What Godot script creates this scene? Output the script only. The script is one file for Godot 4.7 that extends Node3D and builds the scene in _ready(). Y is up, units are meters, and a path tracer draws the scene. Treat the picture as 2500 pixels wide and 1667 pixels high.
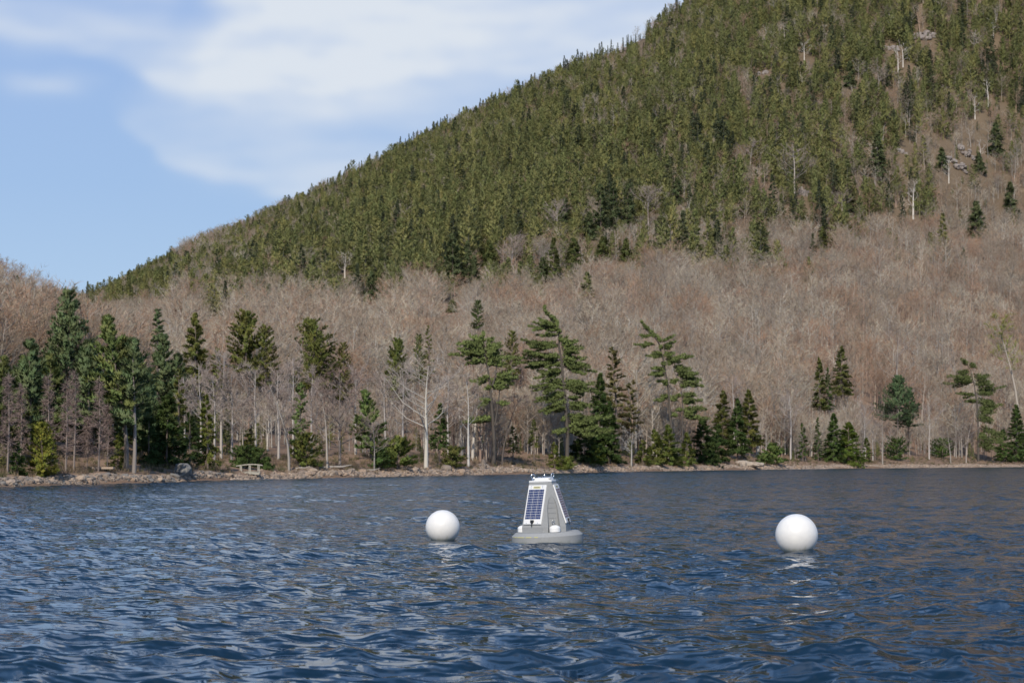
extends Node3D
# A lake with a monitoring buoy and two white floats, wooded shore and mountain behind.

const F := 4727.0            # focal length in pixels of the 2500 pixel wide photograph
const EYE := 1.16            # height of the lens above the water
const BRIGHT := 1.6          # needle colours below are those of a whole crown; single needles are lighter
const PITCH := 0.0610        # radians, lens tilted up
var names := {}
var rng := RandomNumberGenerator.new()
var bump := FastNoiseLite.new()
var clump := FastNoiseLite.new()
var M := {}
var big := []                # [left, right, lowest foliage row, distance] of every tree that stands out

# ---------------------------------------------------------------- shape of the land
# across the valley (pixel column the bearing belongs to) -> metres or pixel rows
var SHORE := [[-1800, 62], [-800, 70], [0, 83], [350, 97], [700, 118], [1000, 134], [1300, 157], [1800, 217], [2500, 304], [3300, 420], [4500, 560]]
var FOOT_Z := [[-1800, 380], [0, 400], [700, 430], [1400, 470], [2000, 545], [2500, 620], [3300, 690], [4500, 760]]
var FOOT_Y := [[-1800, 830], [200, 795], [700, 765], [1100, 735], [1400, 690], [1700, 630], [2000, 600], [2500, 560], [3300, 520], [4500, 500]]
var RIDGE_Z := [[-1800, 1000], [200, 1000], [1580, 900], [2500, 860], [4500, 860]]
var RIDGE_Y := [[-1800, 790], [-600, 778], [0, 762], [200, 744], [260, 718], [319, 682], [468, 612], [595, 564], [744, 495], [925, 405], [1063, 332], [1254, 240], [1382, 181], [1488, 134], [1594, 75], [1658, 27], [1900, -150], [2300, -400], [2800, -640], [4500, -800]]
var LEFT_Y := [[-1800, 440], [-600, 500], [-200, 606], [0, 684], [60, 704], [120, 738], [180, 778], [260, 846], [380, 966], [520, 1050], [600, 1140], [4500, 1140]]
var BANK := [[0, 0.0], [1.0, 0.26], [3.0, 0.52], [12, 1.15], [40, 3.0]]
var MIX_Y := [[-1800, 640], [300, 660], [900, 650], [1300, 570], [1600, 510], [1800, 450], [2000, 370], [2200, 200], [2500, 0], [4500, -50]]

func tab(t: Array, x: float) -> float:
	if x <= t[0][0]:
		return t[0][1]
	for i in range(1, t.size()):
		if x < t[i][0]:
			var a: Array = t[i - 1]
			var b: Array = t[i]
			return lerpf(a[1], b[1], (x - a[0]) / (b[0] - a[0]))
	return t[t.size() - 1][1]

func ground(x: float, z: float) -> float:
	var px := 1250.0 + F * x / maxf(z, 1.0)
	var d := tab(SHORE, px)
	var s := z - d + bump.get_noise_2d(x * 0.5, z * 0.5) * 2.2
	if s < 0.0:
		return maxf(-1.6, s * 0.25)
	var zb := tab(FOOT_Z, px)
	var hb := (1122.0 - tab(FOOT_Y, px)) / F * zb + EYE
	var h := 0.0
	if s < 40.0:
		h = tab(BANK, s)
	elif z < zb:
		var t := (s - 40.0) / maxf(zb - d - 40.0, 1.0)
		h = lerpf(3.0, hb, pow(clampf(t, 0.0, 1.0), 1.25))
	else:
		var zr := tab(RIDGE_Z, px)
		var hr := (1122.0 - tab(RIDGE_Y, px)) / F * zr + EYE
		if z < zr:
			var t := (z - zb) / (zr - zb)
			h = lerpf(hb, hr, t) + bump.get_noise_2d(x * 0.045, z * 0.045) * 26.0 * t * (1.0 - t) + bump.get_noise_2d(x * 0.2, z * 0.2) * 3.0 * t * (1.0 - t)
		else:
			h = hr - (z - zr) * 0.3
	var zl := 300.0
	var hl := (1122.0 - tab(LEFT_Y, px)) / F * zl
	if hl > 0.5 and s > 8.0:
		var t := clampf((s - 8.0) / (zl - d - 8.0), 0.0, 1.0)
		var g := pow(t, 1.05) if z < zl else maxf(0.0, 1.0 - (z - zl) * 0.010)
		h = maxf(h, hl * g + 1.0)
	return h + bump.get_noise_2d(x * 2.0, z * 2.0) * minf(0.25, s * 0.03)

func pt(px: float, py: float, z: float) -> Vector3:   # the point z metres ahead on the bearing of a pixel
	var x := (px - 1250.0) / F
	var y := (833.5 - py) / F
	var d := Vector3(x, y * cos(PITCH) + sin(PITCH), y * sin(PITCH) - cos(PITCH))
	return Vector3(0, EYE, 0) + d * (z / -d.z)

func proj(p: Vector3) -> Vector2:
	var q := p - Vector3(0, EYE, 0)
	var y := q.y * cos(PITCH) + q.z * sin(PITCH)
	var w := -(q.z * cos(PITCH) - q.y * sin(PITCH))
	return Vector2(1250.0 + F * q.x / w, 833.5 - F * y / w)

func on_ground(px: float, z: float) -> Vector3:
	var x := (px - 1250.0) / F * z
	return Vector3(x, ground(x, z), -z)

# ---------------------------------------------------------------- mesh helpers
class MB:
	var v := PackedVector3Array()
	var n := PackedVector3Array()
	var c := PackedColorArray()
	func tri(a: Vector3, b: Vector3, d: Vector3, k: Color) -> void:
		var m := (d - a).cross(b - a).normalized()
		v.append(a); v.append(b); v.append(d)
		n.append(m); n.append(m); n.append(m)
		c.append(k); c.append(k); c.append(k)
	func tri_n(a: Vector3, b: Vector3, d: Vector3, na: Vector3, nb: Vector3, nd: Vector3, k: Color) -> void:
		v.append(a); v.append(b); v.append(d)
		n.append(na); n.append(nb); n.append(nd)
		c.append(k); c.append(k); c.append(k)
	func quad(a: Vector3, b: Vector3, d: Vector3, e: Vector3, k := Color.WHITE) -> void:
		tri(a, b, d, k)
		tri(a, d, e, k)
	func leaf(p: Vector3, dir: Vector3, side: Vector3, w: float, k: Color, o: Vector3) -> void:   # a needle cluster that faces outwards from its crown
		var a := p - side * w
		var b := p + side * w
		var d := p + dir
		var m := (d - a).cross(b - a).normalized()
		if m.dot(o) < 0.0:
			var t := a
			a = b
			b = t
			m = -m
		var q := (m * 0.5 + o).normalized()
		tri_n(a, b, d, q, q, q, k)
	func blade(p: Vector3, dir: Vector3, side: Vector3, w: float, k: Color) -> void:
		tri(p - side * w, p + side * w, p + dir, k)
	func tube(pts: Array, radii: Array, sides: int, k: Color) -> void:
		var rings := []
		for i in pts.size():
			var t: Vector3 = (pts[mini(i + 1, pts.size() - 1)] - pts[maxi(i - 1, 0)]).normalized()
			var a := t.cross(Vector3(0.31, 0.17, 0.93)).normalized()
			var b := t.cross(a)
			var ring := []
			for j in sides:
				var an := TAU * j / sides
				ring.append(a * cos(an) + b * sin(an))
			rings.append(ring)
		for i in pts.size() - 1:
			for j in sides:
				var j2 := (j + 1) % sides
				var n0: Vector3 = rings[i][j]
				var n1: Vector3 = rings[i][j2]
				var n2: Vector3 = rings[i + 1][j2]
				var n3: Vector3 = rings[i + 1][j]
				var p0: Vector3 = pts[i] + n0 * radii[i]
				var p1: Vector3 = pts[i] + n1 * radii[i]
				var p2: Vector3 = pts[i + 1] + n2 * radii[i + 1]
				var p3: Vector3 = pts[i + 1] + n3 * radii[i + 1]
				tri_n(p0, p2, p1, n0, n2, n1, k)
				tri_n(p0, p3, p2, n0, n3, n2, k)
	func box(o: Vector3, s: Vector3, b := Basis(), k := Color.WHITE) -> void:   # centre, size, axes
		var x := b.x * s.x * 0.5
		var y := b.y * s.y * 0.5
		var z := b.z * s.z * 0.5
		for f in [[x, y, z], [-x, z, y], [y, z, x], [-y, x, z], [z, x, y], [-z, y, x]]:
			quad(o + f[0] - f[1] - f[2], o + f[0] + f[1] - f[2], o + f[0] + f[1] + f[2], o + f[0] - f[1] + f[2], k)
	func lathe(profile: Array, steps: int, k := Color.WHITE, from := 0.0, to := TAU) -> void:   # [radius, y] from bottom to top
		for i in profile.size() - 1:
			var p: Array = profile[i]
			var q: Array = profile[i + 1]
			var e := Vector2(q[0] - p[0], q[1] - p[1]).normalized()
			for j in steps:
				var a0 := lerpf(from, to, float(j) / steps)
				var a1 := lerpf(from, to, float(j + 1) / steps)
				var d0 := Vector3(sin(a0), 0, cos(a0))
				var d1 := Vector3(sin(a1), 0, cos(a1))
				var n0 := d0 * e.y - Vector3.UP * e.x
				var n1 := d1 * e.y - Vector3.UP * e.x
				var y0 := Vector3.UP * float(p[1])
				var y1 := Vector3.UP * float(q[1])
				tri_n(d0 * p[0] + y0, d1 * q[0] + y1, d1 * p[0] + y0, n0, n1, n1, k)
				tri_n(d0 * p[0] + y0, d0 * q[0] + y1, d1 * q[0] + y1, n0, n0, n1, k)
	func add_to(mesh: ArrayMesh, m: Material) -> void:
		if v.is_empty():
			return
		var a := []
		a.resize(Mesh.ARRAY_MAX)
		a[Mesh.ARRAY_VERTEX] = v
		a[Mesh.ARRAY_NORMAL] = n
		a[Mesh.ARRAY_COLOR] = c
		mesh.add_surface_from_arrays(Mesh.PRIMITIVE_TRIANGLES, a)
		mesh.surface_set_material(mesh.get_surface_count() - 1, m)
	func mesh(m: Material) -> ArrayMesh:
		var am := ArrayMesh.new()
		add_to(am, m)
		return am

func numbered(called: String) -> String:
	var k: int = names.get(called, 0)
	names[called] = k + 1
	return called if k == 0 else "%s_%03d" % [called, k]

func tag(o: Node, label: String, category: String, group := "", kind := "") -> void:
	if label: o.set_meta("label", label)
	if category: o.set_meta("category", category)
	if group: o.set_meta("group", group)
	if kind: o.set_meta("kind", kind)

func thing(called: String, label: String, category: String, at: Vector3, group := "") -> Node3D:
	var o := Node3D.new()
	o.name = numbered(called)
	o.position = at
	add_child(o)
	tag(o, label, category, group)
	return o

func part(called: String, mesh: Mesh, parent: Node, material: Material = null, at := Transform3D()) -> MeshInstance3D:
	var o := MeshInstance3D.new()
	o.mesh = mesh
	o.transform = at
	if material:
		o.material_override = material
	if parent == self:
		o.name = numbered(called)
	else:
		var k := 0
		var want := called
		while parent.has_node(want):
			k += 1
			want = "%s_%03d" % [called, k]
		o.name = want
	parent.add_child(o, true)
	return o

func mat(called: String, lin: Color, rough := 0.8, spec := 0.5, vertex := false, metal := 0.0) -> StandardMaterial3D:
	var m := StandardMaterial3D.new()
	m.resource_name = called
	m.albedo_color = lin.linear_to_srgb()
	m.roughness = rough
	m.metallic_specular = spec
	m.metallic = metal
	m.vertex_color_use_as_albedo = vertex
	return m

func grain(m: StandardMaterial3D, seed_: int, freq: float, lo: float, hi: float, scale: float) -> void:   # a tileable mottling multiplied into the colour
	var nz := FastNoiseLite.new()
	nz.seed = seed_
	nz.frequency = freq
	nz.fractal_octaves = 4
	var t := NoiseTexture2D.new()
	t.width = 256
	t.height = 256
	t.seamless = true
	t.noise = nz
	var g := Gradient.new()
	g.set_color(0, Color(lo, lo, lo).linear_to_srgb())
	g.set_color(1, Color(hi, hi * 0.99, hi * 0.97).linear_to_srgb())
	t.color_ramp = g
	m.albedo_texture = t
	m.uv1_triplanar = true
	m.uv1_scale = Vector3.ONE * scale

func shade(c: Color, f: float) -> Color:
	return Color(c.r * f, c.g * f, c.b * f)

func rv(s := 1.0) -> Vector3:
	return Vector3(rng.randf_range(-s, s), rng.randf_range(-s, s), rng.randf_range(-s, s))

# ---------------------------------------------------------------- trees
func tuft(mb: MB, p: Vector3, dir: Vector3, l: float, blades: int, k: Color, o: Vector3) -> void:
	for i in blades:
		var d := (dir + rv(0.75)).normalized() * l * rng.randf_range(0.7, 1.2)
		var s := d.cross(rv()).normalized()
		mb.leaf(p, d, s, l * rng.randf_range(0.10, 0.17), shade(k, rng.randf_range(0.85, 1.15)), o)

# style: spruce, pine, cedar, sparse; returns [trunk, crown]
func conifer(h: float, r: float, c0: float, style: String, k: Color, nb: int, nt: int, blades: int, l: float, lean := Vector3.ZERO, bark := Color(0.16, 0.13, 0.11), base_r := 0.0) -> Array:
	var tr := MB.new()
	var cr := MB.new()
	var r0 := base_r if base_r > 0.0 else h * 0.014 + 0.02
	var pts := []
	var rad := []
	for i in 7:
		var t := i / 6.0
		pts.append(Vector3(0, h * t, 0) + lean * t * t + (Vector3(sin(t * 5.0 + h), 0, cos(t * 4.0 + h)) * h * 0.006 if i > 0 else Vector3.ZERO))
		rad.append(maxf(r0 * (1.0 - t * 0.93), 0.012))
	tr.tube(pts, rad, 6, bark)
	for b in nb:
		var t := (b + rng.randf()) / nb
		if style == "spruce":
			t = t * 0.93 + 0.07 * roundf(t * 9.0) / 9.0
		var ht := c0 + (1.0 - c0) * t
		var y := h * ht
		var rr := 0.0
		var rise := 0.0
		match style:
			"spruce":
				rr = r * (pow(1.0 - t, 0.85) * 0.96 + 0.06) * rng.randf_range(0.66, 1.1)
				rise = lerpf(-0.28, 0.7, t * t)
			"pine":
				rr = r * (pow(1.0 - t, 0.5) * (0.7 + 0.3 * sin(PI * minf(1.0, t * 1.1 + 0.2))) + 0.05) * rng.randf_range(0.72, 1.14)
				rise = lerpf(0.08, 1.3, t)
			"cedar":
				rr = r * (sqrt(maxf(0.0, 1.0 - pow(absf(t - 0.3) / 0.72, 2.1))) + 0.03) * rng.randf_range(0.75, 1.05)
				rise = lerpf(0.1, 1.0, t)
			"sparse":
				rr = r * (pow(1.0 - t, 0.6) * 0.9 + 0.1) * rng.randf_range(0.35, 1.1)
				rise = lerpf(-0.12, 0.5, t)
		var an := rng.randf() * TAU
		var dir := Vector3(cos(an), rise, sin(an)).normalized()
		var a := Vector3(0, y, 0) + lean * ht * ht
		var tip := a + dir * rr
		tip.y += (0.10 if style == "spruce" else 0.0) * rr
		if nt > 6 and rr > 0.25:
			tr.tube([a, tip.lerp(a, 0.15)], [r0 * 0.16 * (1.1 - t), 0.008], 3, shade(bark, 0.8))
		var kb := shade(k, rng.randf_range(0.78, 1.2))
		kb.r *= rng.randf_range(0.9, 1.15)
		var f0 := 0.12 if style == "cedar" else 0.22 if style != "sparse" else 0.3
		for q in nt:
			var f := lerpf(f0, 1.0, (q + rng.randf()) / nt)
			var p := a.lerp(tip, f) + rv(0.14 * rr * (1.1 - f * 0.5)) * Vector3(1, 0.5, 1)
			var td := dir * 0.7 + Vector3(0, 0.55 if style != "spruce" else 0.05, 0)
			tuft(cr, p, td, l * (0.75 + 0.35 * (1.0 - t)), blades, kb, (Vector3(dir.x, 0.45, dir.z) + rv(0.3)).normalized())
	tuft(cr, Vector3(0, h - l, 0) + lean, Vector3(0, 1.6, 0), l * 1.1, blades + 2, k, Vector3(0, 0.8, 0.6))
	return [tr, cr]

# a leafless tree: returns [trunk and limbs, twigs]
func bare(h: float, r: float, fork: float, limbs: int, subs: int, twigs: int, bark: Color, twig: Color, lean := Vector3.ZERO, base_r := 0.0, up := 0.9, tw := 0.014, stout := 1.0) -> Array:
	var tr := MB.new()
	var cr := MB.new()
	var r0 := base_r if base_r > 0.0 else h * 0.011 + 0.015
	var axis := func(t: float) -> Vector3:
		return Vector3(sin(t * 6.0 + h * 3.0) * h * 0.012 * t, h * t, cos(t * 5.0 + h) * h * 0.012 * t) + lean * t * t
	var pts := []
	var rad := []
	for i in 8:
		var t := i / 7.0
		pts.append(axis.call(t))
		rad.append(maxf(r0 * (1.15 - t * 1.08), 0.014))
	tr.tube(pts, rad, 5, bark)
	for b in limbs:
		var t := lerpf(fork, 0.96, (b + rng.randf()) / limbs)
		var an := rng.randf() * TAU
		var span := r * (1.15 - 0.7 * (t - fork) / (1.0 - fork)) * rng.randf_range(0.7, 1.15)
		var out := Vector3(cos(an), 0, sin(an))
		var a: Vector3 = axis.call(t)
		var rise := up * rng.randf_range(0.7, 1.3)
		var m := a + out * span * 0.5 + Vector3(0, span * rise * 0.35, 0) + rv(0.06 * span)
		var e := a + out * span + Vector3(0, span * rise * 1.05, 0) + rv(0.1 * span)
		var lr := r0 * rng.randf_range(0.28, 0.5) * (1.15 - t) * stout
		tr.tube([a, m, e], [lr + 0.008, lr * 0.65 + 0.005, 0.005], 3, shade(bark, rng.randf_range(0.85, 1.05)))
		for s in subs:
			var f := rng.randf_range(0.25, 1.0)
			var p := a.lerp(m, f * 2.0) if f < 0.5 else m.lerp(e, f * 2.0 - 1.0)
			var d := (out * 0.7 + rv(0.8) + Vector3(0, rise * 0.8, 0)).normalized() * span * rng.randf_range(0.3, 0.6)
			var sd := d.cross(rv()).normalized()
			var kk := bark.lerp(twig, rng.randf_range(0.2, 0.8))
			cr.blade(p, d, sd, tw * 1.3, kk)
			for w in twigs:
				var g := rng.randf_range(0.15, 1.0)
				var td := (d.normalized() * 0.7 + rv(0.8) + Vector3(0, 0.35, 0)).normalized() * rng.randf_range(0.3, 0.85) * minf(1.0, h * 0.11)
				cr.blade(p + d * g, td, td.cross(rv()).normalized(), tw, shade(twig, rng.randf_range(0.75, 1.25)))
	var most := h
	for p in cr.v:
		most = maxf(most, p.y)
	for mb in [tr, cr]:                     # the highest twig, not the leader, is the height asked for
		for i in mb.v.size():
			mb.v[i].y *= h / most
	return [tr, cr]

# larch without needles: straight stem, short fine side branches
func larch(h: float, r: float, bark: Color, twig: Color) -> Array:
	var tr := MB.new()
	var cr := MB.new()
	tr.tube([Vector3.ZERO, Vector3(0.05, h * 0.5, 0), Vector3(0, h, 0)], [h * 0.011, h * 0.008, 0.01], 5, bark)
	for b in 90:
		var t := pow((b + rng.randf()) / 90.0, 0.85)
		var y := h * lerpf(0.16, 0.99, t)
		var an := rng.randf() * TAU
		var d := Vector3(cos(an), rng.randf_range(-0.15, 0.5), sin(an)) * r * (1.08 - t) * rng.randf_range(0.5, 1.1)
		var a := Vector3(0, y, 0)
		cr.blade(a, d, Vector3.UP, 0.012, bark.lerp(twig, 0.5))
		for w in 14:
			var td := (d.normalized() * 0.6 + rv(0.9)).normalized() * rng.randf_range(0.15, 0.4)
			cr.blade(a + d * rng.randf_range(0.2, 1.0), td, td.cross(rv()).normalized(), 0.011, shade(twig, rng.randf_range(0.75, 1.25)))
	return [tr, cr]

func tree_node(called: String, label: String, at: Vector3, built: Array, tmat: Material, cmat: Material, group := "") -> Node3D:
	var o := thing(called, label, "tree", at, group)
	if built[0] and not built[0].v.is_empty():
		part("trunk", built[0].mesh(tmat), o)
	if built[1] and not built[1].v.is_empty():
		part("crown", built[1].mesh(cmat), o)
	return o

# a conifer set by where its foot and tip stand in the valley: top (tx, ty), full width w in pixels, foot column bx, metres behind the shore
func stand(called: String, label: String, tx: float, ty: float, w: float, bx: float, back: float, c0: float, style: String, k: Color, dens := 1.0, bark := Color(0.17, 0.14, 0.12)) -> void:
	rng.seed = hash(label)
	var z := tab(SHORE, bx) + back
	var foot := on_ground(bx, z)
	var top := pt(tx, ty, z)
	var h := top.y - foot.y
	var r := w * 0.5 * z / F
	var lean := Vector3(top.x - foot.x, 0, 0)
	r *= (1.8 if tx < 450.0 else 1.5) if style == "pine" else 1.22
	var l := clampf(r * 0.2, 0.16, 0.29)
	var nb := int(clampf(h * (1.0 - c0) * 15.0, 44, 130) * dens)
	var nt := int(clampf(r * 12.0, 9, 20))
	if style == "cedar":
		nb = int(nb * 1.3)
	big.append([tx - w * 0.5, tx + w * 0.5, lerpf(proj(foot).y, ty, c0), z])
	tree_node(called, label, foot, conifer(h, r, c0, style, shade(k, BRIGHT), nb, nt, 7, l, lean, bark), M.bark, M.needle)

func stand_bare(called: String, label: String, tx: float, ty: float, w: float, bx: float, back: float, fork: float, bark: Color, twig: Color, limbs := 14, up := 0.9, bow := 0.0, base_r := 0.0, tw := 0.011) -> void:
	rng.seed = hash(label)
	var z := tab(SHORE, bx) + back
	var foot := on_ground(bx, z)
	var top := pt(tx, ty, z)
	var h := top.y - foot.y
	big.append([tx - w * 0.5, tx + w * 0.5, lerpf(proj(foot).y, ty, 0.1), z])
	tree_node(called, label, foot, bare(h, w * 0.5 * z / F, fork, limbs, 8, 9, bark, twig, Vector3(top.x - foot.x, 0, bow), base_r, up, tw), M.bark, M.twig)

# pines whose boughs are given one by one: stem points and boughs [from x, y, to x, y, pad] in a local drawing of scale s at (ox, oy)
func bough_pine(called: String, label: String, ox: float, oy: float, s: float, back: float, stems: Array, boughs: Array, k: Color, r0: float) -> void:
	rng.seed = hash(label)
	var base: Array = stems[0][0]
	var bx: float = ox + base[0] / s
	var z := tab(SHORE, bx) + back
	var foot := on_ground(bx, z)
	var pxm := z / F / s
	var to3 := func(x: float, y: float, depth: float) -> Vector3:
		var p := pt(ox + x / s, oy + y / s, z)
		return Vector3(p.x, p.y, p.z + depth) - foot
	var tr := MB.new()
	var cr := MB.new()
	var bark := Color(0.105, 0.092, 0.082)
	for st in stems.size():
		var pts := []
		var rad := []
		var m: int = stems[st].size()
		for i in m:
			var q: Array = stems[st][i]
			var p: Vector3 = to3.call(q[0], q[1], 0.25 * st)
			if st == 0 and i == 0:
				p.y = -0.15
			pts.append(p)
			rad.append(maxf(r0 * (1.0 if st == 0 else 0.55) * (1.0 - 0.9 * i / (m - 1.0)), 0.02))
		tr.tube(pts, rad, 7, bark)
	for b in boughs:
		var len2 := Vector2(b[2] - b[0], b[3] - b[1]).length() * pxm
		for twin in 4:
			var dz: float = [rng.randf_range(-0.2, 0.2), rng.randf_range(0.35, 0.8), rng.randf_range(-0.8, -0.35), rng.randf_range(-0.9, 0.9)][twin] * minf(len2, 1.6)
			var f := 1.0 if twin == 0 else rng.randf_range(0.5, 0.8)
			var a: Vector3 = to3.call(b[0], b[1], 0.0)
			var tip: Vector3 = to3.call(lerpf(b[0], b[2], f), lerpf(b[1], b[3], f), dz)
			if twin > 0:
				tip.y += rng.randf_range(-0.22, 0.12) * len2
			var mid := a.lerp(tip, 0.5) - Vector3(0, 0.04 * len2, 0)
			tr.tube([a, mid, tip], [0.03 + 0.008 * len2, 0.02, 0.008], 4, shade(bark, 0.75))
			var pad: float = b[4] * pxm * 1.4
			var along := a.distance_to(tip)
			var count := int(clampf(along * 26.0 * (0.6 + pad * 2.2), 14, 120))
			var kb := shade(k, rng.randf_range(0.82, 1.2) * BRIGHT)
			for q in count:
				var u := lerpf(0.08, 1.0, pow((q + rng.randf()) / count, 0.7))
				var p := a.lerp(mid, u * 2.0) if u < 0.5 else mid.lerp(tip, u * 2.0 - 1.0)
				var off := Vector3(rng.randf_range(-0.5, 0.5), rng.randf_range(-0.45, 0.85), rng.randf_range(-1.2, 1.2))
				p += off * pad * (1.05 - 0.45 * u)
				tuft(cr, p, (tip - a).normalized() * 0.5 + Vector3(0, 0.6, 0), 0.24, 6, kb, (off * Vector3(1, 1.5, 1) + Vector3(0, 0.45, 0.25)).normalized())
	var lo := 9999.0
	var hi := -9999.0
	for b in boughs:
		lo = minf(lo, ox + minf(b[0], b[2]) / s)
		hi = maxf(hi, ox + maxf(b[0], b[2]) / s)
	big.append([lo, hi, proj(foot).y - 20.0, z])
	tree_node(called, label, foot, [tr, cr], M.bark, M.needle)

# ---------------------------------------------------------------- stones
func stone(r: float, flat: float, seed_: int, k: Color) -> MB:
	var mb := MB.new()
	var nz := FastNoiseLite.new()
	nz.seed = seed_
	nz.frequency = 0.9
	var sp := SphereMesh.new()
	sp.radial_segments = 11
	sp.rings = 6
	var a := sp.get_mesh_arrays()
	var vs: PackedVector3Array = a[Mesh.ARRAY_VERTEX]
	var ix: PackedInt32Array = a[Mesh.ARRAY_INDEX]
	var out := PackedVector3Array()
	for p in vs:
		var q := p * 2.0
		var c := q * (1.0 + 0.55 * nz.get_noise_3dv(q * 1.2))
		c = c.clamp(Vector3(-0.95, -0.8, -0.93), Vector3(0.93, 0.86, 0.95))
		out.append(c * r * Vector3(1.15, flat, 0.95))
	for i in range(0, ix.size(), 3):
		var f := 0.86 + 0.28 * absf(nz.get_noise_1d(i * 3.7))
		mb.tri(out[ix[i]], out[ix[i + 1]], out[ix[i + 2]], shade(k, f))
	return mb

func _ready() -> void:
	setup_view()
	setup_materials()
	build_land()
	build_water()
	build_buoy()
	build_floats()
	build_shore()
	build_big_trees()
	build_hillside()
	build_woods()

# ---------------------------------------------------------------- camera, sky, sun
func setup_view() -> void:
	var cam := Camera3D.new()
	cam.name = "camera"
	cam.position = Vector3(0, EYE, 0)
	cam.rotation.x = PITCH
	var att := CameraAttributesPhysical.new()
	att.frustum_focal_length = 68.06
	att.frustum_focus_distance = 27.0
	att.frustum_near = 0.1
	att.frustum_far = 4000.0
	att.exposure_aperture = 6.3
	cam.attributes = att
	cam.fov = rad_to_deg(2.0 * atan(833.5 / F))
	cam.far = 4000.0
	add_child(cam)
	var env := Environment.new()
	env.tonemap_mode = Environment.TONE_MAPPER_LINEAR
	env.tonemap_exposure = 1.0
	env.sdfgi_enabled = true
	env.ssao_enabled = true
	env.ssil_enabled = true
	env.background_mode = Environment.BG_SKY
	var sky := Sky.new()
	var sm := PanoramaSkyMaterial.new()
	sm.panorama = sky_picture()
	sky.sky_material = sm
	env.sky = sky
	var we := WorldEnvironment.new()
	we.name = "surroundings"
	we.environment = env
	add_child(we)
	var sun := DirectionalLight3D.new()
	sun.name = "sun"
	sun.light_energy = 1.25
	sun.light_color = Color(1.0, 0.955, 0.89)
	sun.light_angular_distance = 0.5
	sun.shadow_enabled = true
	var el := deg_to_rad(38.0)
	var az := deg_to_rad(11.0)      # behind the viewer, a little to the left
	var from := Vector3(-sin(az) * cos(el), sin(el), cos(az) * cos(el))
	add_child(sun)
	sun.look_at_from_position(Vector3.ZERO, -from, Vector3.UP)

func cirrus(x: float, y: float) -> float:
	var m := 0.0
	var fade := smoothstep(-330.0, -60.0, y)      # thins out higher up
	var left := tab([[-100, 520], [0, 470], [60, 440], [190, 380], [260, 362], [310, 320]], y)
	m += 0.78 * smoothstep(-40.0, 130.0, x - left) * smoothstep(345.0, 190.0, y) * smoothstep(1250.0, 640.0, x) * fade
	var e := tab([[400, 290], [580, 262], [850, 226], [1060, 198], [1250, 182], [1550, 166], [2200, 150]], x) - y
	m += 0.62 * smoothstep(-4.0, 34.0, e) * exp(-maxf(e, 0.0) / 85.0) * smoothstep(470.0, 760.0, x) * lerpf(1.0, 0.55, smoothstep(1200.0, 1700.0, x))
	e = tab([[250, 262], [300, 312], [400, 420], [530, 457], [690, 484], [900, 500]], x) - y
	m += 0.62 * smoothstep(-6.0, 34.0, e) * exp(-maxf(e, 0.0) / 75.0) * smoothstep(270.0, 420.0, x)
	m += 0.30 * smoothstep(330.0, 640.0, x) * smoothstep(520.0, 380.0, y) * fade
	e = tab([[-300, 120], [0, 130], [160, 146], [240, 176], [345, 214], [400, 250]], x) - y
	m += 0.42 * smoothstep(-6.0, 44.0, e) * smoothstep(480.0, 380.0, x) * fade
	m += 0.26 * blob(x, y, 130, 112, 210, 30, -0.05) + 0.42 * blob(x, y, 122, 224, 82, 28, 0.08)
	m += 0.34 * smoothstep(750.0, 1200.0, x) * smoothstep(260.0, 40.0, y) * fade
	m -= 0.22 * blob(x, y, 740, 100, 190, 26, 0.02)
	m -= 0.25 * blob(x, y, 150, 20, 330, 40, 0.05) 
	return maxf(m, 0.0)

func blob(x: float, y: float, cx: float, cy: float, sx: float, sy: float, turn: float) -> float:
	var dx := x - cx
	var dy := y - cy
	var c := cos(turn)
	var s := sin(turn)
	var u := (dx * c + dy * s) / sx
	var w := (-dx * s + dy * c) / sy
	return exp(-(u * u + w * w))

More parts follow.
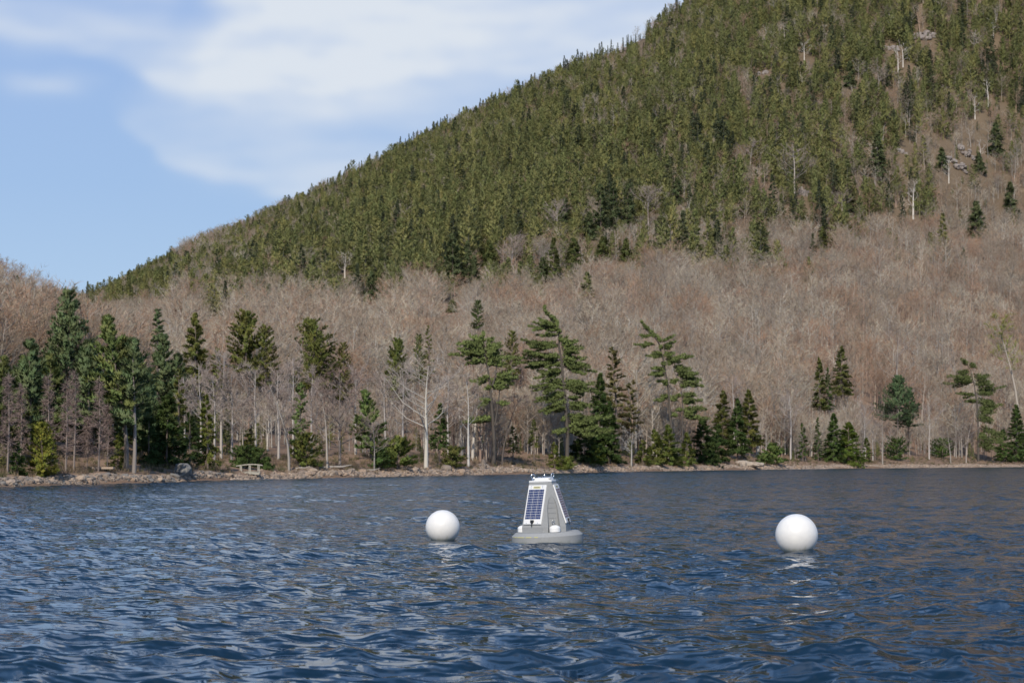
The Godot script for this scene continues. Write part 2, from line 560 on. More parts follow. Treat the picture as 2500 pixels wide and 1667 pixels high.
func sky_picture() -> ImageTexture:
	var w := 2048
	var h := 1024
	var data := PackedFloat32Array()
	data.resize(w * h * 3)
	var nz := FastNoiseLite.new()
	nz.seed = 5
	nz.frequency = 0.05
	nz.fractal_octaves = 5
	var wr := FastNoiseLite.new()
	wr.seed = 9
	wr.frequency = 0.12
	wr.fractal_octaves = 3
	var els := [0.0, 4.0, 8.0, 13.0, 22.0, 40.0, 90.0]
	var cols := [Vector3(0.50, 0.665, 0.83), Vector3(0.44, 0.61, 0.82), Vector3(0.36, 0.53, 0.80), Vector3(0.32, 0.475, 0.785), Vector3(0.175, 0.335, 0.645), Vector3(0.105, 0.245, 0.53), Vector3(0.078, 0.19, 0.43)]
	var cloud := Vector3(0.75, 0.80, 0.86)
	var i := 0
	for j in h:
		var el := 90.0 - (j + 0.5) * 180.0 / h
		var base := Vector3(0.06, 0.09, 0.13)
		if el > 0.0:
			for q in els.size() - 1:
				if el >= els[q] and el <= els[q + 1]:
					base = cols[q].lerp(cols[q + 1], (el - els[q]) / (els[q + 1] - els[q]))
		for c in w:
			var col := base
			if el > -0.5 and el < 75.0:
				var az := (c + 0.5) * 360.0 / w
				if az > 180.0:
					az -= 360.0
				# thin high cloud; bearing and height in twelve-thousandths of a degree steps
				var gx := az * cos(deg_to_rad(el))
				var m := 0.0
				if absf(az) < 40.0 and el < 30.0:
					var wx := wr.get_noise_2d(gx * 2.0, el * 4.0)
					var wy := wr.get_noise_2d(gx * 2.0 + 80.0, el * 4.0)
					m = cirrus(1250.0 + az * 82.6 + wx * 55.0, 1122.0 - el * 83.2 + wy * 26.0)
				var out := smoothstep(13.8, 20.0, maxf(el, absf(az) * 0.8))
				m += out * 0.30 * clampf(nz.get_noise_2d(gx * 0.45, el * 1.4) * 2.2 + 0.12, 0.0, 1.0)
				m *= 1.0 + 0.42 * nz.get_noise_2d(gx * 2.2 + el * 1.5, el * 7.0) + 0.30 * nz.get_noise_2d(gx * 4.5 - el * 3.0, el * 13.0) + 0.34 * nz.get_noise_2d(gx * 6.0 + el * 4.0, el * 42.0 - gx * 3.0)
				col = base.lerp(cloud, clampf(m, 0.0, 1.0) * 0.91)
			data[i] = col.x
			data[i + 1] = col.y
			data[i + 2] = col.z
			i += 3
	var im := Image.create_from_data(w, h, false, Image.FORMAT_RGBF, data.to_byte_array())
	return ImageTexture.create_from_image(im)

func setup_materials() -> void:
	bump.seed = 3
	bump.frequency = 0.11
	bump.fractal_octaves = 3
	clump.seed = 21
	clump.frequency = 0.022
	clump.fractal_octaves = 3
	M.needle = mat("needles", Color(1, 1, 1), 0.75, 0.35, true)
	M.needle.backlight_enabled = true
	M.needle.backlight = Color(0.35, 0.4, 0.2)
	M.bark = mat("bark", Color(1, 1, 1), 0.9, 0.3, true)
	M.twig = mat("twigs", Color(1, 1, 1), 0.85, 0.3, true)
	M.soil = mat("leaf litter", Color(1, 1, 1), 0.95, 0.25, true)
	grain(M.soil, 4, 0.06, 0.55, 1.3, 0.6)
	M.rock = mat("granite", Color(1, 1, 1), 0.85, 0.35, true)
	grain(M.rock, 8, 0.08, 0.6, 1.35, 2.0)
	M.hull = mat("grey foam", Color(0.31, 0.32, 0.325), 0.75, 0.4, true)
	grain(M.hull, 12, 0.05, 0.88, 1.1, 2.0)
	M.white = mat("white plastic", Color(0.80, 0.80, 0.79), 0.4, 0.5)
	M.float_white = mat("white vinyl", Color(0.80, 0.795, 0.775), 0.33, 0.5, true)
	grain(M.float_white, 15, 0.03, 0.9, 1.02, 1.7)
	M.cell = mat("solar cell", Color(0.026, 0.043, 0.135), 0.2, 0.5)
	M.line = mat("silver line", Color(0.5, 0.53, 0.6), 0.4, 0.5)
	M.black = mat("black plastic", Color(0.015, 0.015, 0.016), 0.5, 0.5)
	M.steel = mat("steel", Color(0.65, 0.65, 0.66), 0.22, 0.5, false, 1.0)
	M.yellow = mat("yellow scuff", Color(0.48, 0.45, 0.16), 0.7, 0.4)
	M.pale_yellow = mat("pale yellow label", Color(0.68, 0.66, 0.42), 0.6, 0.4)
	M.ink = mat("dark print", Color(0.12, 0.1, 0.05), 0.6, 0.4)
	M.wood = mat("weathered wood", Color(0.43, 0.41, 0.355), 0.85, 0.3)
	grain(M.wood, 31, 0.1, 0.75, 1.2, 3.0)

# ---------------------------------------------------------------- land
func build_land() -> void:
	var us := []
	for i in 261:
		us.append(-0.46 + 1.0 * i / 260.0)
	var zs := 170
	var v := PackedVector3Array()
	var c := PackedColorArray()
	var ix := PackedInt32Array()
	for j in zs:
		for i in us.size():
			var u: float = us[i]
			var px := 1250.0 + F * u
			var d := tab(SHORE, px)
			var t := float(j) / (zs - 1)
			var z := 0.0
			if j < 24:
				z = d - 5.0 + 22.0 * j / 24.0
			else:
				z = d + 17.0 + (1250.0 - d - 17.0) * pow((j - 24.0) / (zs - 25.0), 1.35)
			var x := u * z
			var y := ground(x, z)
			v.append(Vector3(x, y, -z))
			var s := z - d
			var litter := Color(0.27, 0.185, 0.13)
			var nn := bump.get_noise_2d(x * 0.9, z * 0.9)
			var k := shade(litter, 1.0 + 0.35 * nn)
			if s < (2.6 if px > 700.0 else 1.5):
				k = Color(0.36, 0.27, 0.205).lerp(Color(0.42, 0.33, 0.26), 0.5 + 0.5 * nn)
			if s < 0.5:
				k = Color(0.25, 0.165, 0.11)
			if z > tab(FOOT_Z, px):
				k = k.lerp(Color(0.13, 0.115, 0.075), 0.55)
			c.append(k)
	var w := us.size()
	for j in zs - 1:
		for i in w - 1:
			var a := j * w + i
			ix.append_array([a, a + w, a + 1, a + 1, a + w, a + w + 1])
	var st := SurfaceTool.new()
	st.begin(Mesh.PRIMITIVE_TRIANGLES)
	for i in v.size():
		st.set_color(c[i])
		st.add_vertex(v[i])
	for i in ix:
		st.add_index(i)
	st.generate_normals()
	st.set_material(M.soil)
	var o := part("mountain_terrain", st.commit(), self)
	tag(o, "brown leaf-littered lakeshore rising to the wooded mountain", "", "", "structure")

# ---------------------------------------------------------------- water
func ripple_normals() -> ImageTexture:
	var n := 512
	var size := 5.0
	var sx := PackedFloat32Array()
	var sz := PackedFloat32Array()
	sx.resize(n * n)
	sz.resize(n * n)
	rng.seed = 77
	for q in 30:
		var lam := 0.065 * pow(0.5 / 0.065, q / 29.0)
		var th := rng.randfn(0.0, 0.95) + 0.25
		var kx := int(roundf(size / lam * sin(th)))
		var kz := int(roundf(size / lam * cos(th)))
		var amp := 0.046 * rng.randf_range(0.6, 1.3)
		var dirv := Vector2(kx, kz).normalized() * amp
		var ph0 := rng.randf() * TAU
		var step := TAU * kx / n
		var cs := cos(step)
		var sn := sin(step)
		for j in n:
			var ph := ph0 + TAU * kz * j / n
			var a := cos(ph)
			var b := sin(ph)
			var at := j * n
			for i in n:
				sx[at + i] += dirv.x * a
				sz[at + i] += dirv.y * a
				var t := a * cs - b * sn
				b = a * sn + b * cs
				a = t
	var by := PackedByteArray()
	by.resize(n * n * 3)
	for i in n * n:
		var v := Vector3(-sx[i], -sz[i], 1.0).normalized()
		by[i * 3] = int(clampf(v.x * 127.5 + 127.5, 0, 255))
		by[i * 3 + 1] = int(clampf(v.y * 127.5 + 127.5, 0, 255))
		by[i * 3 + 2] = int(clampf(v.z * 127.5 + 127.5, 0, 255))
	return ImageTexture.create_from_image(Image.create_from_data(n, n, false, Image.FORMAT_RGB8, by))

func build_water() -> void:
	var m := mat("lake water", Color(0.006, 0.021, 0.042), 0.045, 0.38)
	m.normal_enabled = true
	m.normal_texture = ripple_normals()
	m.normal_scale = 1.5
	rng.seed = 11
	var waves := []
	for q in 42:
		var lam := 0.11 * pow(1.7 / 0.11, pow(q / 41.0, 1.15)) * rng.randf_range(0.93, 1.07)
		var th := rng.randfn(0.0, 0.85) + 0.2
		var steep := 0.038 if lam < 0.24 else 0.05 if lam < 0.75 else 0.04
		steep *= rng.randf_range(0.7, 1.3)
		if lam > 0.9:
			steep *= 0.72
		waves.append([TAU / lam, sin(th), cos(th), steep, rng.randf() * TAU, lam])
	var cols := 405
	var rows := 1960
	var span := 0.98
	var z := 4.0
	var v := PackedVector3Array()
	var n := PackedVector3Array()
	var uv := PackedVector2Array()
	var ix := PackedInt32Array()
	v.resize(rows * cols)
	n.resize(rows * cols)
	uv.resize(rows * cols)
	var gust := FastNoiseLite.new()
	gust.seed = 14
	gust.frequency = 0.09
	gust.fractal_octaves = 2
	var row_z := []
	var hx := PackedFloat32Array()
	var hy := PackedFloat32Array()
	var hz := PackedFloat32Array()
	var gx := PackedFloat32Array()
	var gz := PackedFloat32Array()
	for a in [hx, hy, hz, gx, gz]:
		a.resize(cols)
	for j in rows:
		row_z.append(z)
		var gap := minf(maxf(0.028, z * 0.0042), 0.19)
		var wide := z * span + 3.0
		var dx := wide / (cols - 1)
		var x0 := -wide * 0.5
		hx.fill(0.0); hy.fill(0.0); hz.fill(0.0); gx.fill(0.0); gz.fill(0.0)
		for q in waves:
			var keep := clampf((q[5] / (gap * 2.2) - 1.0), 0.0, 1.0)
			if keep <= 0.0:
				continue
			var k: float = q[0]
			var st: float = q[3] * keep
			var am := st / k
			var sxw: float = q[1]
			var szw: float = q[2]
			var ph: float = k * (sxw * x0 + szw * z) + q[4]
			var a := cos(ph)
			var b := sin(ph)
			var step := k * sxw * dx
			var cs := cos(step)
			var sn := sin(step)
			for i in cols:
				hy[i] += am * b
				hx[i] += sxw * am * a
				hz[i] += szw * am * a
				gx[i] += sxw * st * a
				gz[i] += szw * st * a
				var t := a * cs - b * sn
				b = a * sn + b * cs
				a = t
		for i in cols:
			var x := x0 + dx * i
			var g := 1.0 + 0.75 * gust.get_noise_2d(x * 0.9, z * 1.6)
			var at := j * cols + i
			v[at] = Vector3(x + hx[i] * 1.1 * g, hy[i] * g, -(z + hz[i] * 1.1 * g))
			n[at] = Vector3(-gx[i] * g, 1.0, gz[i] * g).normalized()
			uv[at] = Vector2(x / 5.0, z / 5.0)
		z += gap
	for j in rows - 1:
		for i in cols - 1:
			var a := j * cols + i
			ix.append_array([a, a + cols, a + 1, a + 1, a + cols, a + cols + 1])
	var arr := []
	arr.resize(Mesh.ARRAY_MAX)
	arr[Mesh.ARRAY_VERTEX] = v
	arr[Mesh.ARRAY_NORMAL] = n
	arr[Mesh.ARRAY_TEX_UV] = uv
	arr[Mesh.ARRAY_INDEX] = ix
	# ripples too small to be built turn into gloss that gets softer with the size of what is left out
	var am := ArrayMesh.new()
	var reach := [26.0, 40.0, 60.0, 90.0, 140.0, 1000.0]
	var first := 0
	var per := (cols - 1) * 6
	for q in 6:
		var last := first
		while last < rows - 1 and row_z[last] < reach[q]:
			last += 1
		arr[Mesh.ARRAY_INDEX] = ix.slice(first * per, last * per)
		am.add_surface_from_arrays(Mesh.PRIMITIVE_TRIANGLES, arr)
		var mq: StandardMaterial3D = m.duplicate()
		mq.roughness = [0.035, 0.04, 0.055, 0.085, 0.12, 0.16][q]
		mq.normal_scale = [1.35, 1.25, 1.1, 1.0, 0.95, 0.95][q]
		am.surface_set_material(q, mq)
		first = last
	var o := part("lake_water", am, self)
	tag(o, "wind-rippled dark blue lake surface", "", "", "structure")

# ---------------------------------------------------------------- the buoy
func dirn(deg: float) -> Vector3:
	return Vector3(sin(deg_to_rad(deg)), 0, cos(deg_to_rad(deg)))

func hex_ring(ap: float, ac: float, y: float) -> Array:   # corner points between the wide faces (-42, 78, 198) and the corner faces (18, 138, 258)
	var out := []
	for q in 6:
		var a := -42.0 + 60.0 * q
		var d1 := ap if q % 2 == 0 else ac
		var d2 := ac if q % 2 == 0 else ap
		var n1 := dirn(a)
		var t1 := dirn(a + 90.0)
		out.append(n1 * d1 + t1 * ((d2 - d1 * 0.5) / 0.8660254) + Vector3.UP * y)
	return out      # out[q] lies between face q and face q + 1

func prism(mb: MB, rings: Array) -> void:
	for i in rings.size() - 1:
		for q in 6:
			var q2 := (q + 1) % 6
			mb.quad(rings[i][q], rings[i + 1][q], rings[i + 1][q2], rings[i][q2])
	var top: Array = rings[rings.size() - 1]
	for q in range(1, 5):
		mb.tri(top[0], top[q + 1], top[q], Color.WHITE)
	var low: Array = rings[0]
	for q in range(1, 5):
		mb.tri(low[0], low[q], low[q + 1], Color.WHITE)

func torus(r: float, t: float) -> TorusMesh:
	var m := TorusMesh.new()
	m.inner_radius = r - t
	m.outer_radius = r + t
	m.rings = 20
	m.ring_segments = 8
	return m

func build_buoy() -> void:
	var at := pt(1337, 1325, 27.0)
	at.y = 0.0
	var o := thing("monitoring_buoy", "grey floating buoy with solar panels on a tapered tower, between the white balls", "buoy", at)
	o.rotation_degrees = Vector3(0.6, 0, 2.6)
	# float collar
	var mb := MB.new()
	mb.lathe([[0.44, -0.3], [0.488, -0.25], [0.495, -0.1], [0.495, 0.0], [0.495, 0.03], [0.495, 0.06], [0.495, 0.112], [0.49, 0.121], [0.445, 0.16], [0.435, 0.165], [0.0, 0.168]], 72)
	soil_low(mb, 0.055, Color(0.62, 0.66, 0.55))
	var hull := part("hull", mb.mesh(M.hull), o)
	for arc in [[-74, -70], [-67, -59], [-57, -41], [-38, -27], [-22, -16]]:
		mb = MB.new()
		mb.lathe([[0.4965, 0.109], [0.4965, 0.1125], [0.492, 0.1195]], 8, Color.WHITE, deg_to_rad(arc[0]), deg_to_rad(arc[1]))
		part("yellow_scuff", mb.mesh(M.yellow), hull)
	# tower: three wide faces, three arched corner faces
	var ap0 := 0.305
	var ac0 := 0.318
	var ap1 := 0.127
	var ac1 := 0.216
	var y0 := 0.166
	var y1 := 0.24
	var y2 := 0.85
	mb = MB.new()
	var ys := [y0, y1]
	for q in 24:
		ys.append(lerpf(y1, y2, (q + 1) / 24.0))
	var ring := func(y: float) -> Array:
		var t := clampf((y - y1) / (y2 - y1), 0.0, 1.0)
		return hex_ring(lerpf(ap0, ap1, t), lerpf(ac0, ac1, t), y)
	var arch_top := 0.655
	var arch := func(y: float) -> float:
		if y >= arch_top:
			return 0.0
		var w := lerpf(0.092, 0.066, clampf((y - y0) / (arch_top - y0), 0.0, 1.0))
		var u := clampf((arch_top - y) / 0.20, 0.0, 1.0)
		return w * sqrt(1.0 - (1.0 - u) * (1.0 - u))
	for q in 6:
		for i in ys.size() - 1:
			var lo: Array = ring.call(ys[i])
			var hi: Array = ring.call(ys[i + 1])
			var a: Vector3 = lo[(q + 5) % 6]
			var b: Vector3 = lo[q]
			var c: Vector3 = hi[q]
			var d: Vector3 = hi[(q + 5) % 6]
			if q % 2 == 0:
				mb.quad(a, d, c, b)
				continue
			var nrm := dirn(-42.0 + 60.0 * q)
			var w0: float = arch.call(ys[i])
			var w1: float = arch.call(ys[i + 1])
			var m0 := (a + b) * 0.5
			var m1 := (c + d) * 0.5
			var t := (b - a).normalized()
			var l0 := m0 - t * w0
			var l1 := m1 - t * w1
			var r0 := m0 + t * w0
			var r1 := m1 + t * w1
			mb.quad(a, d, l1, l0)
			mb.quad(r0, r1, c, b)
			if w0 > 0.0:
				var deep := 0.247
				var i0 := nrm * minf(deep, m0.dot(nrm)) + Vector3.UP * m0.y
				var i1 := nrm * minf(deep, m1.dot(nrm)) + Vector3.UP * m1.y
				var li0 := i0 - t * w0 * 0.93
				var li1 := i1 - t * w1 * 0.93
				var ri0 := i0 + t * w0 * 0.93
				var ri1 := i1 + t * w1 * 0.93
				mb.quad(l0, l1, li1, li0)
				mb.quad(ri0, ri1, r1, r0)
				mb.quad(li0, li1, ri1, ri0)
	var top: Array = ring.call(y2)
	for q in range(1, 5):
		mb.tri(top[0], top[q + 1], top[q], Color.WHITE)
	var tower := part("tower", mb.mesh(M.hull), o)
	for f in [18.0, 138.0, 258.0]:
		for y in [0.36, 0.43, 0.50, 0.57]:
			mb = MB.new()
			var t := dirn(f + 90.0)
			mb.box(dirn(f) * 0.2485 + Vector3.UP * y, Vector3(0.118 if y < 0.55 else 0.09, 0.004, 0.005), Basis(t, Vector3.UP, dirn(f)))
			part("moulded_rib", mb.mesh(M.hull), tower)
	# solar panels
	for f in [-42.0, 78.0, 198.0]:
		solar_panel(o, f, ap0, ap1, y1, y2)
	# white top plate with its lid
	mb = MB.new()
	prism(mb, [hex_ring(0.128, 0.214, 0.852), hex_ring(0.131, 0.218, 0.856), hex_ring(0.131, 0.218, 0.872), hex_ring(0.128, 0.213, 0.877)])
	part("top_plate", mb.mesh(M.white), o)
	mb = MB.new()
	prism(mb, [hex_ring(0.100, 0.140, 0.8775), hex_ring(0.096, 0.136, 0.905), hex_ring(0.088, 0.127, 0.912)])
	var lid := part("lid", mb.mesh(M.white), o)
	var tm := text_mesh("TS", 0.03)
	part("lettering", tm, lid, M.ink, Transform3D(Basis(dirn(102.0), Vector3.UP, dirn(12.0)), dirn(18.0) * 0.1395 + dirn(108.0) * 0.02 + Vector3.UP * 0.893))
	for q in 9:
		var bolt := CylinderMesh.new()
		bolt.top_radius = 0.006
		bolt.bottom_radius = 0.008
		bolt.height = 0.012
		bolt.radial_segments = 8
		var an := -42.0 + q * 40.0
		part("bolt", bolt, lid, M.steel, Transform3D(Basis(), dirn(an) * 0.088 + Vector3.UP * 0.920))
	var knob := MB.new()
	knob.lathe([[0.016, 0.914], [0.016, 0.928], [0.007, 0.93], [0.007, 0.943], [0.012, 0.946], [0.009, 0.954], [0.0, 0.956]], 12)
	part("vent_knob", knob.mesh(M.steel), lid)
	for f in [256.0, 136.0]:
		var eye := part("eye_bolt", torus(0.027, 0.008), o, M.steel, Transform3D(Basis(Vector3(1, 0, 0), deg_to_rad(90)).rotated(Vector3.UP, deg_to_rad(10 if f > 200.0 else 48)), dirn(f) * 0.165 + Vector3.UP * 0.937))
		var stem := CylinderMesh.new()
		stem.top_radius = 0.009
		stem.bottom_radius = 0.016
		stem.height = 0.034
		stem.radial_segments = 10
		part("shank", stem, eye, M.steel, eye.transform.affine_inverse() * Transform3D(Basis(), dirn(f) * 0.165 + Vector3.UP * 0.8975))
	# white pods on the collar, one at each arch
	for f in [18.0, 138.0, 258.0]:
		mb = MB.new()
		mb.lathe([[0.074, 0.169], [0.0765, 0.175], [0.0765, 0.225], [0.070, 0.240], [0.045, 0.256], [0.015, 0.2635], [0.0, 0.264]], 28)
		var pod := part("white_pod", mb.mesh(M.white), o, null, Transform3D(Basis(), dirn(f) * 0.338))
		part("ring", torus(0.018, 0.004), pod, M.steel, Transform3D(Basis(Vector3(1, 0, 0), deg_to_rad(82)), -dirn(f) * 0.06 + Vector3.UP * 0.305))
		part("link", torus(0.012, 0.0035), pod, M.steel, Transform3D(Basis(Vector3(0, 0, 1), deg_to_rad(88)), -dirn(f) * 0.06 + Vector3.UP * 0.276))

func soil_low(mb: MB, line: float, k: Color) -> void:   # a film of algae and dirt with a ragged upper edge
	for i in mb.v.size():
		var p := mb.v[i]
		var y := p.y + 0.05 * bump.get_noise_2d(atan2(p.x, p.z) * 30.0, p.y * 20.0)
		mb.c[i] = Color.WHITE.lerp(k, smoothstep(line, line - 0.06, y))

func text_mesh(t: String, size: float) -> TextMesh:
	var tm := TextMesh.new()
	var fnt := SystemFont.new()
	fnt.font_names = PackedStringArray(["Droid Sans"])
	fnt.font_weight = 700
	tm.font = fnt
	tm.text = t
	tm.font_size = 32
	tm.pixel_size = size / 32.0
	tm.depth = 0.002
	return tm

func solar_panel(o: Node3D, f: float, ap0: float, ap1: float, y1: float, y2: float) -> void:
	var nrm := dirn(f)
	var right := dirn(f + 90.0)
	var slope := (nrm * (ap1 - ap0) + Vector3.UP * (y2 - y1)).normalized()
	var face := right.cross(slope).normalized()
	if face.dot(nrm) < 0.0:
		face = -face
	var b := Basis(right, slope, face)
	var mid := nrm * lerpf(ap0, ap1, 0.5) + Vector3.UP * (y1 + y2) * 0.5
	mid += slope * 0.0
	var centre := mid + face * 0.012
	var mb := MB.new()
	var w := 0.322
	var h := 0.555
	var bev := 0.004
	# board with a bevelled front edge
	var back := []
	var front := []
	for c in [[-1, -1], [1, -1], [1, 1], [-1, 1]]:
		back.append(Vector3(c[0] * w * 0.5, c[1] * h * 0.5, -0.010))
		front.append(Vector3(c[0] * (w * 0.5 - bev), c[1] * (h * 0.5 - bev), 0.008))
	var rim := []
	for p in back:
		rim.append(Vector3(p.x, p.y, 0.004))
	for q in 4:
		var q2 := (q + 1) % 4
		mb.quad(back[q], rim[q], rim[q2], back[q2])
		mb.quad(rim[q], front[q], front[q2], rim[q2])
	mb.quad(front[0], front[3], front[2], front[1])
	var panel := part("solar_panel", mb.mesh(M.white), o, null, Transform3D(b, centre))
	var cell_w := 0.0885
	var cell_h := 0.0305
	var cm := MB.new()
	cm.box(Vector3.ZERO, Vector3(cell_w, cell_h, 0.004))
	var cell := cm.mesh(M.cell)
	for r in 12:
		for c in 3:
			part("solar_cell", cell, panel, null, Transform3D(Basis(), Vector3((c - 1) * 0.0945, 0.198 - r * 0.0352, 0.0082)))
	var lm := MB.new()
	for c in 3:
		for s in [-1, 1]:
			lm.box(Vector3((c - 1) * 0.0945 + s * 0.02, 0.198 - 5.5 * 0.0352, 0.0098), Vector3(0.0016, 12 * 0.0352 - 0.003, 0.0016))
	var bars := part("busbar", lm.mesh(M.line), panel)
	bars.set_meta("kind", "stuff")
	mb = MB.new()
	mb.box(Vector3(0, 0.243, 0.0085), Vector3(0.135, 0.034, 0.002))
	var lab := part("maker_label", mb.mesh(M.pale_yellow), panel)
	part("lettering", text_mesh("NEXSENS", 0.024), lab, M.ink, Transform3D(Basis(), Vector3(0, 0.243, 0.0098)))
	mb = MB.new()
	mb.box(Vector3(0.004, -0.238, 0.017), Vector3(0.052, 0.034, 0.02))
	mb.box(Vector3(0.004, -0.262, 0.014), Vector3(0.026, 0.016, 0.014))
	part("junction_box", mb.mesh(M.black), panel)
	mb = MB.new()
	mb.tube([Vector3(0.004, -0.265, 0.016), Vector3(0.002, -0.285, 0.016), Vector3(0.0, -0.31, 0.006)], [0.006, 0.006, 0.006], 8, Color.WHITE)
	part("cable", mb.mesh(M.black), panel)
	for c in [[-0.105, 0.262], [0.105, 0.262], [-0.105, 0.240], [0.105, 0.240], [-0.105, -0.258], [0.105, -0.258]]:
		var screw := CylinderMesh.new()
		screw.top_radius = 0.006
		screw.bottom_radius = 0.006
		screw.height = 0.006
		screw.radial_segments = 8
		part("screw", screw, panel, M.steel, Transform3D(Basis(Vector3(1, 0, 0), PI / 2), Vector3(c[0], c[1], 0.009)))

func build_floats() -> void:
	for q in [[1080.6, 1287.0, 83.6, 28.0, "smaller looking white ball float left of the grey buoy"], [1945.5, 1306.5, 103.0, 24.6, "white ball float standing alone on the water right of the buoy"]]:
		var r: float = q[2] * 0.5 * q[3] / F
		var at := pt(q[0], q[1], q[3])
		var mb := MB.new()
		var prof := []
		for i in 33:
			var a := -PI / 2 + PI * i / 32.0
			prof.append([r * cos(a), r * sin(a)])
		mb.lathe(prof, 64)
		for i in mb.v.size():
			mb.n[i] = mb.v[i].normalized()
		soil_low(mb, -0.42 * r, Color(0.80, 0.80, 0.70))
		var o := thing("mooring_float", q[4], "float", at, "white ball floats")
		o.rotation_degrees = Vector3(5, 30, 4)
		part("ball", mb.mesh(M.float_white), o)
		var seam := part("seam", torus(r * 0.9985, 0.0022), o, M.float_white)
		seam.rotation_degrees.x = 90.0

# ---------------------------------------------------------------- the water's edge
func build_shore() -> void:
	var tones := [Color(0.38, 0.285, 0.215), Color(0.44, 0.35, 0.275), Color(0.29, 0.24, 0.20), Color(0.235, 0.22, 0.205)]
	var meshes := []
	for q in 6:
		meshes.append(stone(1.0, [0.62, 0.75, 0.5, 0.85, 0.45, 0.68][q], 40 + q, Color.WHITE))
	var mats := []
	for k in tones:
		var m: StandardMaterial3D = M.rock.duplicate()
		m.albedo_color = k.linear_to_srgb()
		mats.append(m)
	var mesh_of := []
	for mb in meshes:
		mesh_of.append(mb.mesh(M.rock))
	rng.seed = 505
	var row := []
	# single stones, the ones that show largest
	for q in 290:
		var px := rng.randf_range(-30.0, 2530.0)
		if q < 90:
			px = rng.randf_range(-30.0, 640.0)
		var d := tab(SHORE, px)
		var r := rng.randf_range(0.09, 0.24) * (0.8 if px < 600 else 1.15)
		if rng.randf() < 0.10:
			r *= 1.5
		if px > 568.0 and px < 655.0:
			r *= 0.5
		var s := rng.randf_range(-0.2, 2.2 if px > 700.0 else 1.3)
		var z := d + s
		var at := on_ground(px, z)
		var tone: int = (rng.randi() % 4) if px < 560 else (rng.randi() % 3)
		var where := "left end of the shore" if px < 430 else "footbridge" if px < 760 else "shore behind the buoy" if px < 1500 else "pale slab" if px < 1950 else "far right shore"
		var label: String = "%s granite stone lying on the water's edge, %s" % [["tan", "pale pinkish", "brownish", "grey"][tone], "at the " + where if where != "footbridge" and where != "pale slab" else "near the " + where]
		var o := part("shore_stone", mesh_of[rng.randi() % 6], self, mats[tone])
		o.position = at + Vector3(0, r * 0.15, 0)
		o.scale = Vector3.ONE * r
		o.rotation = Vector3(rng.randf_range(-0.3, 0.3), rng.randf() * TAU, rng.randf_range(-0.3, 0.3))
		tag(o, label, "stone", "loose stones along the water's edge, " + where)
		row.append([o, px, ["tan", "pale pinkish", "brownish", "grey"][tone] + " waterline stones", "at the " + where if where != "footbridge" and where != "pale slab" else "near the " + where])
	count_off(row)
	# small rubble that nobody could count
	var xf := []
	var kol := []
	for q in 9000:
		var px := rng.randf_range(-500.0, 3000.0)
		var d := tab(SHORE, px)
		var s := rng.randf_range(-0.3, 1.5) if rng.randf() < 0.8 else rng.randf_range(0.0, 3.6)
		var at := on_ground(px, d + s)
		var r := rng.randf_range(0.035, 0.12)
		if px < 560.0:
			if rng.randf() < 0.35 or s > 1.5:
				continue
			r *= 0.85
		xf.append(Transform3D(Basis.from_euler(Vector3(rng.randf(), rng.randf() * TAU, rng.randf())).scaled(Vector3.ONE * r), at))
		kol.append(shade(tones[rng.randi() % 3 if px > 560 else 1 + rng.randi() % 3], rng.randf_range(0.6, 1.25) * (0.8 if px < 560 else 1.0)))
	scatter("shore_rubble", "small pinkish granite rubble along the waterline", mesh_of[1], xf, kol)
	# the big ones
	var b := stone(0.42, 1.05, 91, Color(0.24, 0.235, 0.225))
	var z0 := tab(SHORE, 448.0) + 0.8
	var bo := part("boulder", b.mesh(M.rock), self)
	bo.position = on_ground(448.0, z0) + Vector3(0, 0.28, 0)
	tag(bo, "large rounded grey boulder at the water's edge left of the footbridge", "boulder")
	var slab := MB.new()
	slab.box(Vector3.ZERO, Vector3(1.1, 0.1, 0.4))
	var so := part("stone_slab", slab.mesh(M.rock), self)
	so.position = on_ground(252.0, tab(SHORE, 252.0) + 3.0) + Vector3(0, 0.16, 0)
	so.material_override = mats[1]
	tag(so, "flat pale stone slab on the bank left of the two tall pine trunks", "slab")
	var sz := tab(SHORE, 1828.0) + 2.0
	rng.seed = 93
	var ledge := MB.new()
	for lump in 11:
		var one := stone(rng.randf_range(0.35, 0.75), rng.randf_range(0.4, 0.75), 93 + lump, Color(0.44, 0.37, 0.305).lerp(Color(0.50, 0.43, 0.36), rng.randf()))
		var off := Vector3(rng.randf_range(-1.25, 1.25), rng.randf_range(-0.05, 0.12), rng.randf_range(-0.4, 0.3))
		for i in range(0, one.v.size(), 3):
			ledge.tri(one.v[i] + off, one.v[i + 1] + off, one.v[i + 2] + off, one.c[i])
	var bg := part("granite_ledge", ledge.mesh(M.rock), self)
	bg.position = on_ground(1828.0, sz) + Vector3(0, 0.1, 0)
	tag(bg, "long pale granite ledge above the waterline right of the spruce thicket", "rock")
	for q in [[820, 1.1, 0.08, 14.0], [905, 0.7, 0.05, -10.0], [1400, 0.5, 0.05, 8.0], [738, 0.6, 0.05, -20.0]]:
		var mb := MB.new()
		var l: float = q[1]
		mb.tube([Vector3(-l, 0, 0), Vector3(-l * 0.3, 0.06, 0.02), Vector3(l * 0.4, 0.03, 0), Vector3(l, 0.14, 0.05)], [q[2] * 1.3, q[2], q[2] * 0.8, 0.015], 7, Color(0.36, 0.33, 0.30))
		var lo := part("driftwood_log", mb.mesh(M.bark), self)
		var zz := tab(SHORE, q[0]) + 2.4
		lo.position = on_ground(q[0], zz) + Vector3(0, 0.1, 0)
		lo.rotation_degrees = Vector3(0, q[3], 3)
		tag(lo, {820: "long grey driftwood log below the leaning bare trees", 905: "short grey driftwood log just left of the white-trunked tree", 1400: "short grey driftwood log below the tallest windswept pine", 738: "grey driftwood log right of the footbridge"}[q[0]], "driftwood")
	footbridge()
	# upturned stump
	var mb := MB.new()
	rng.seed = 61
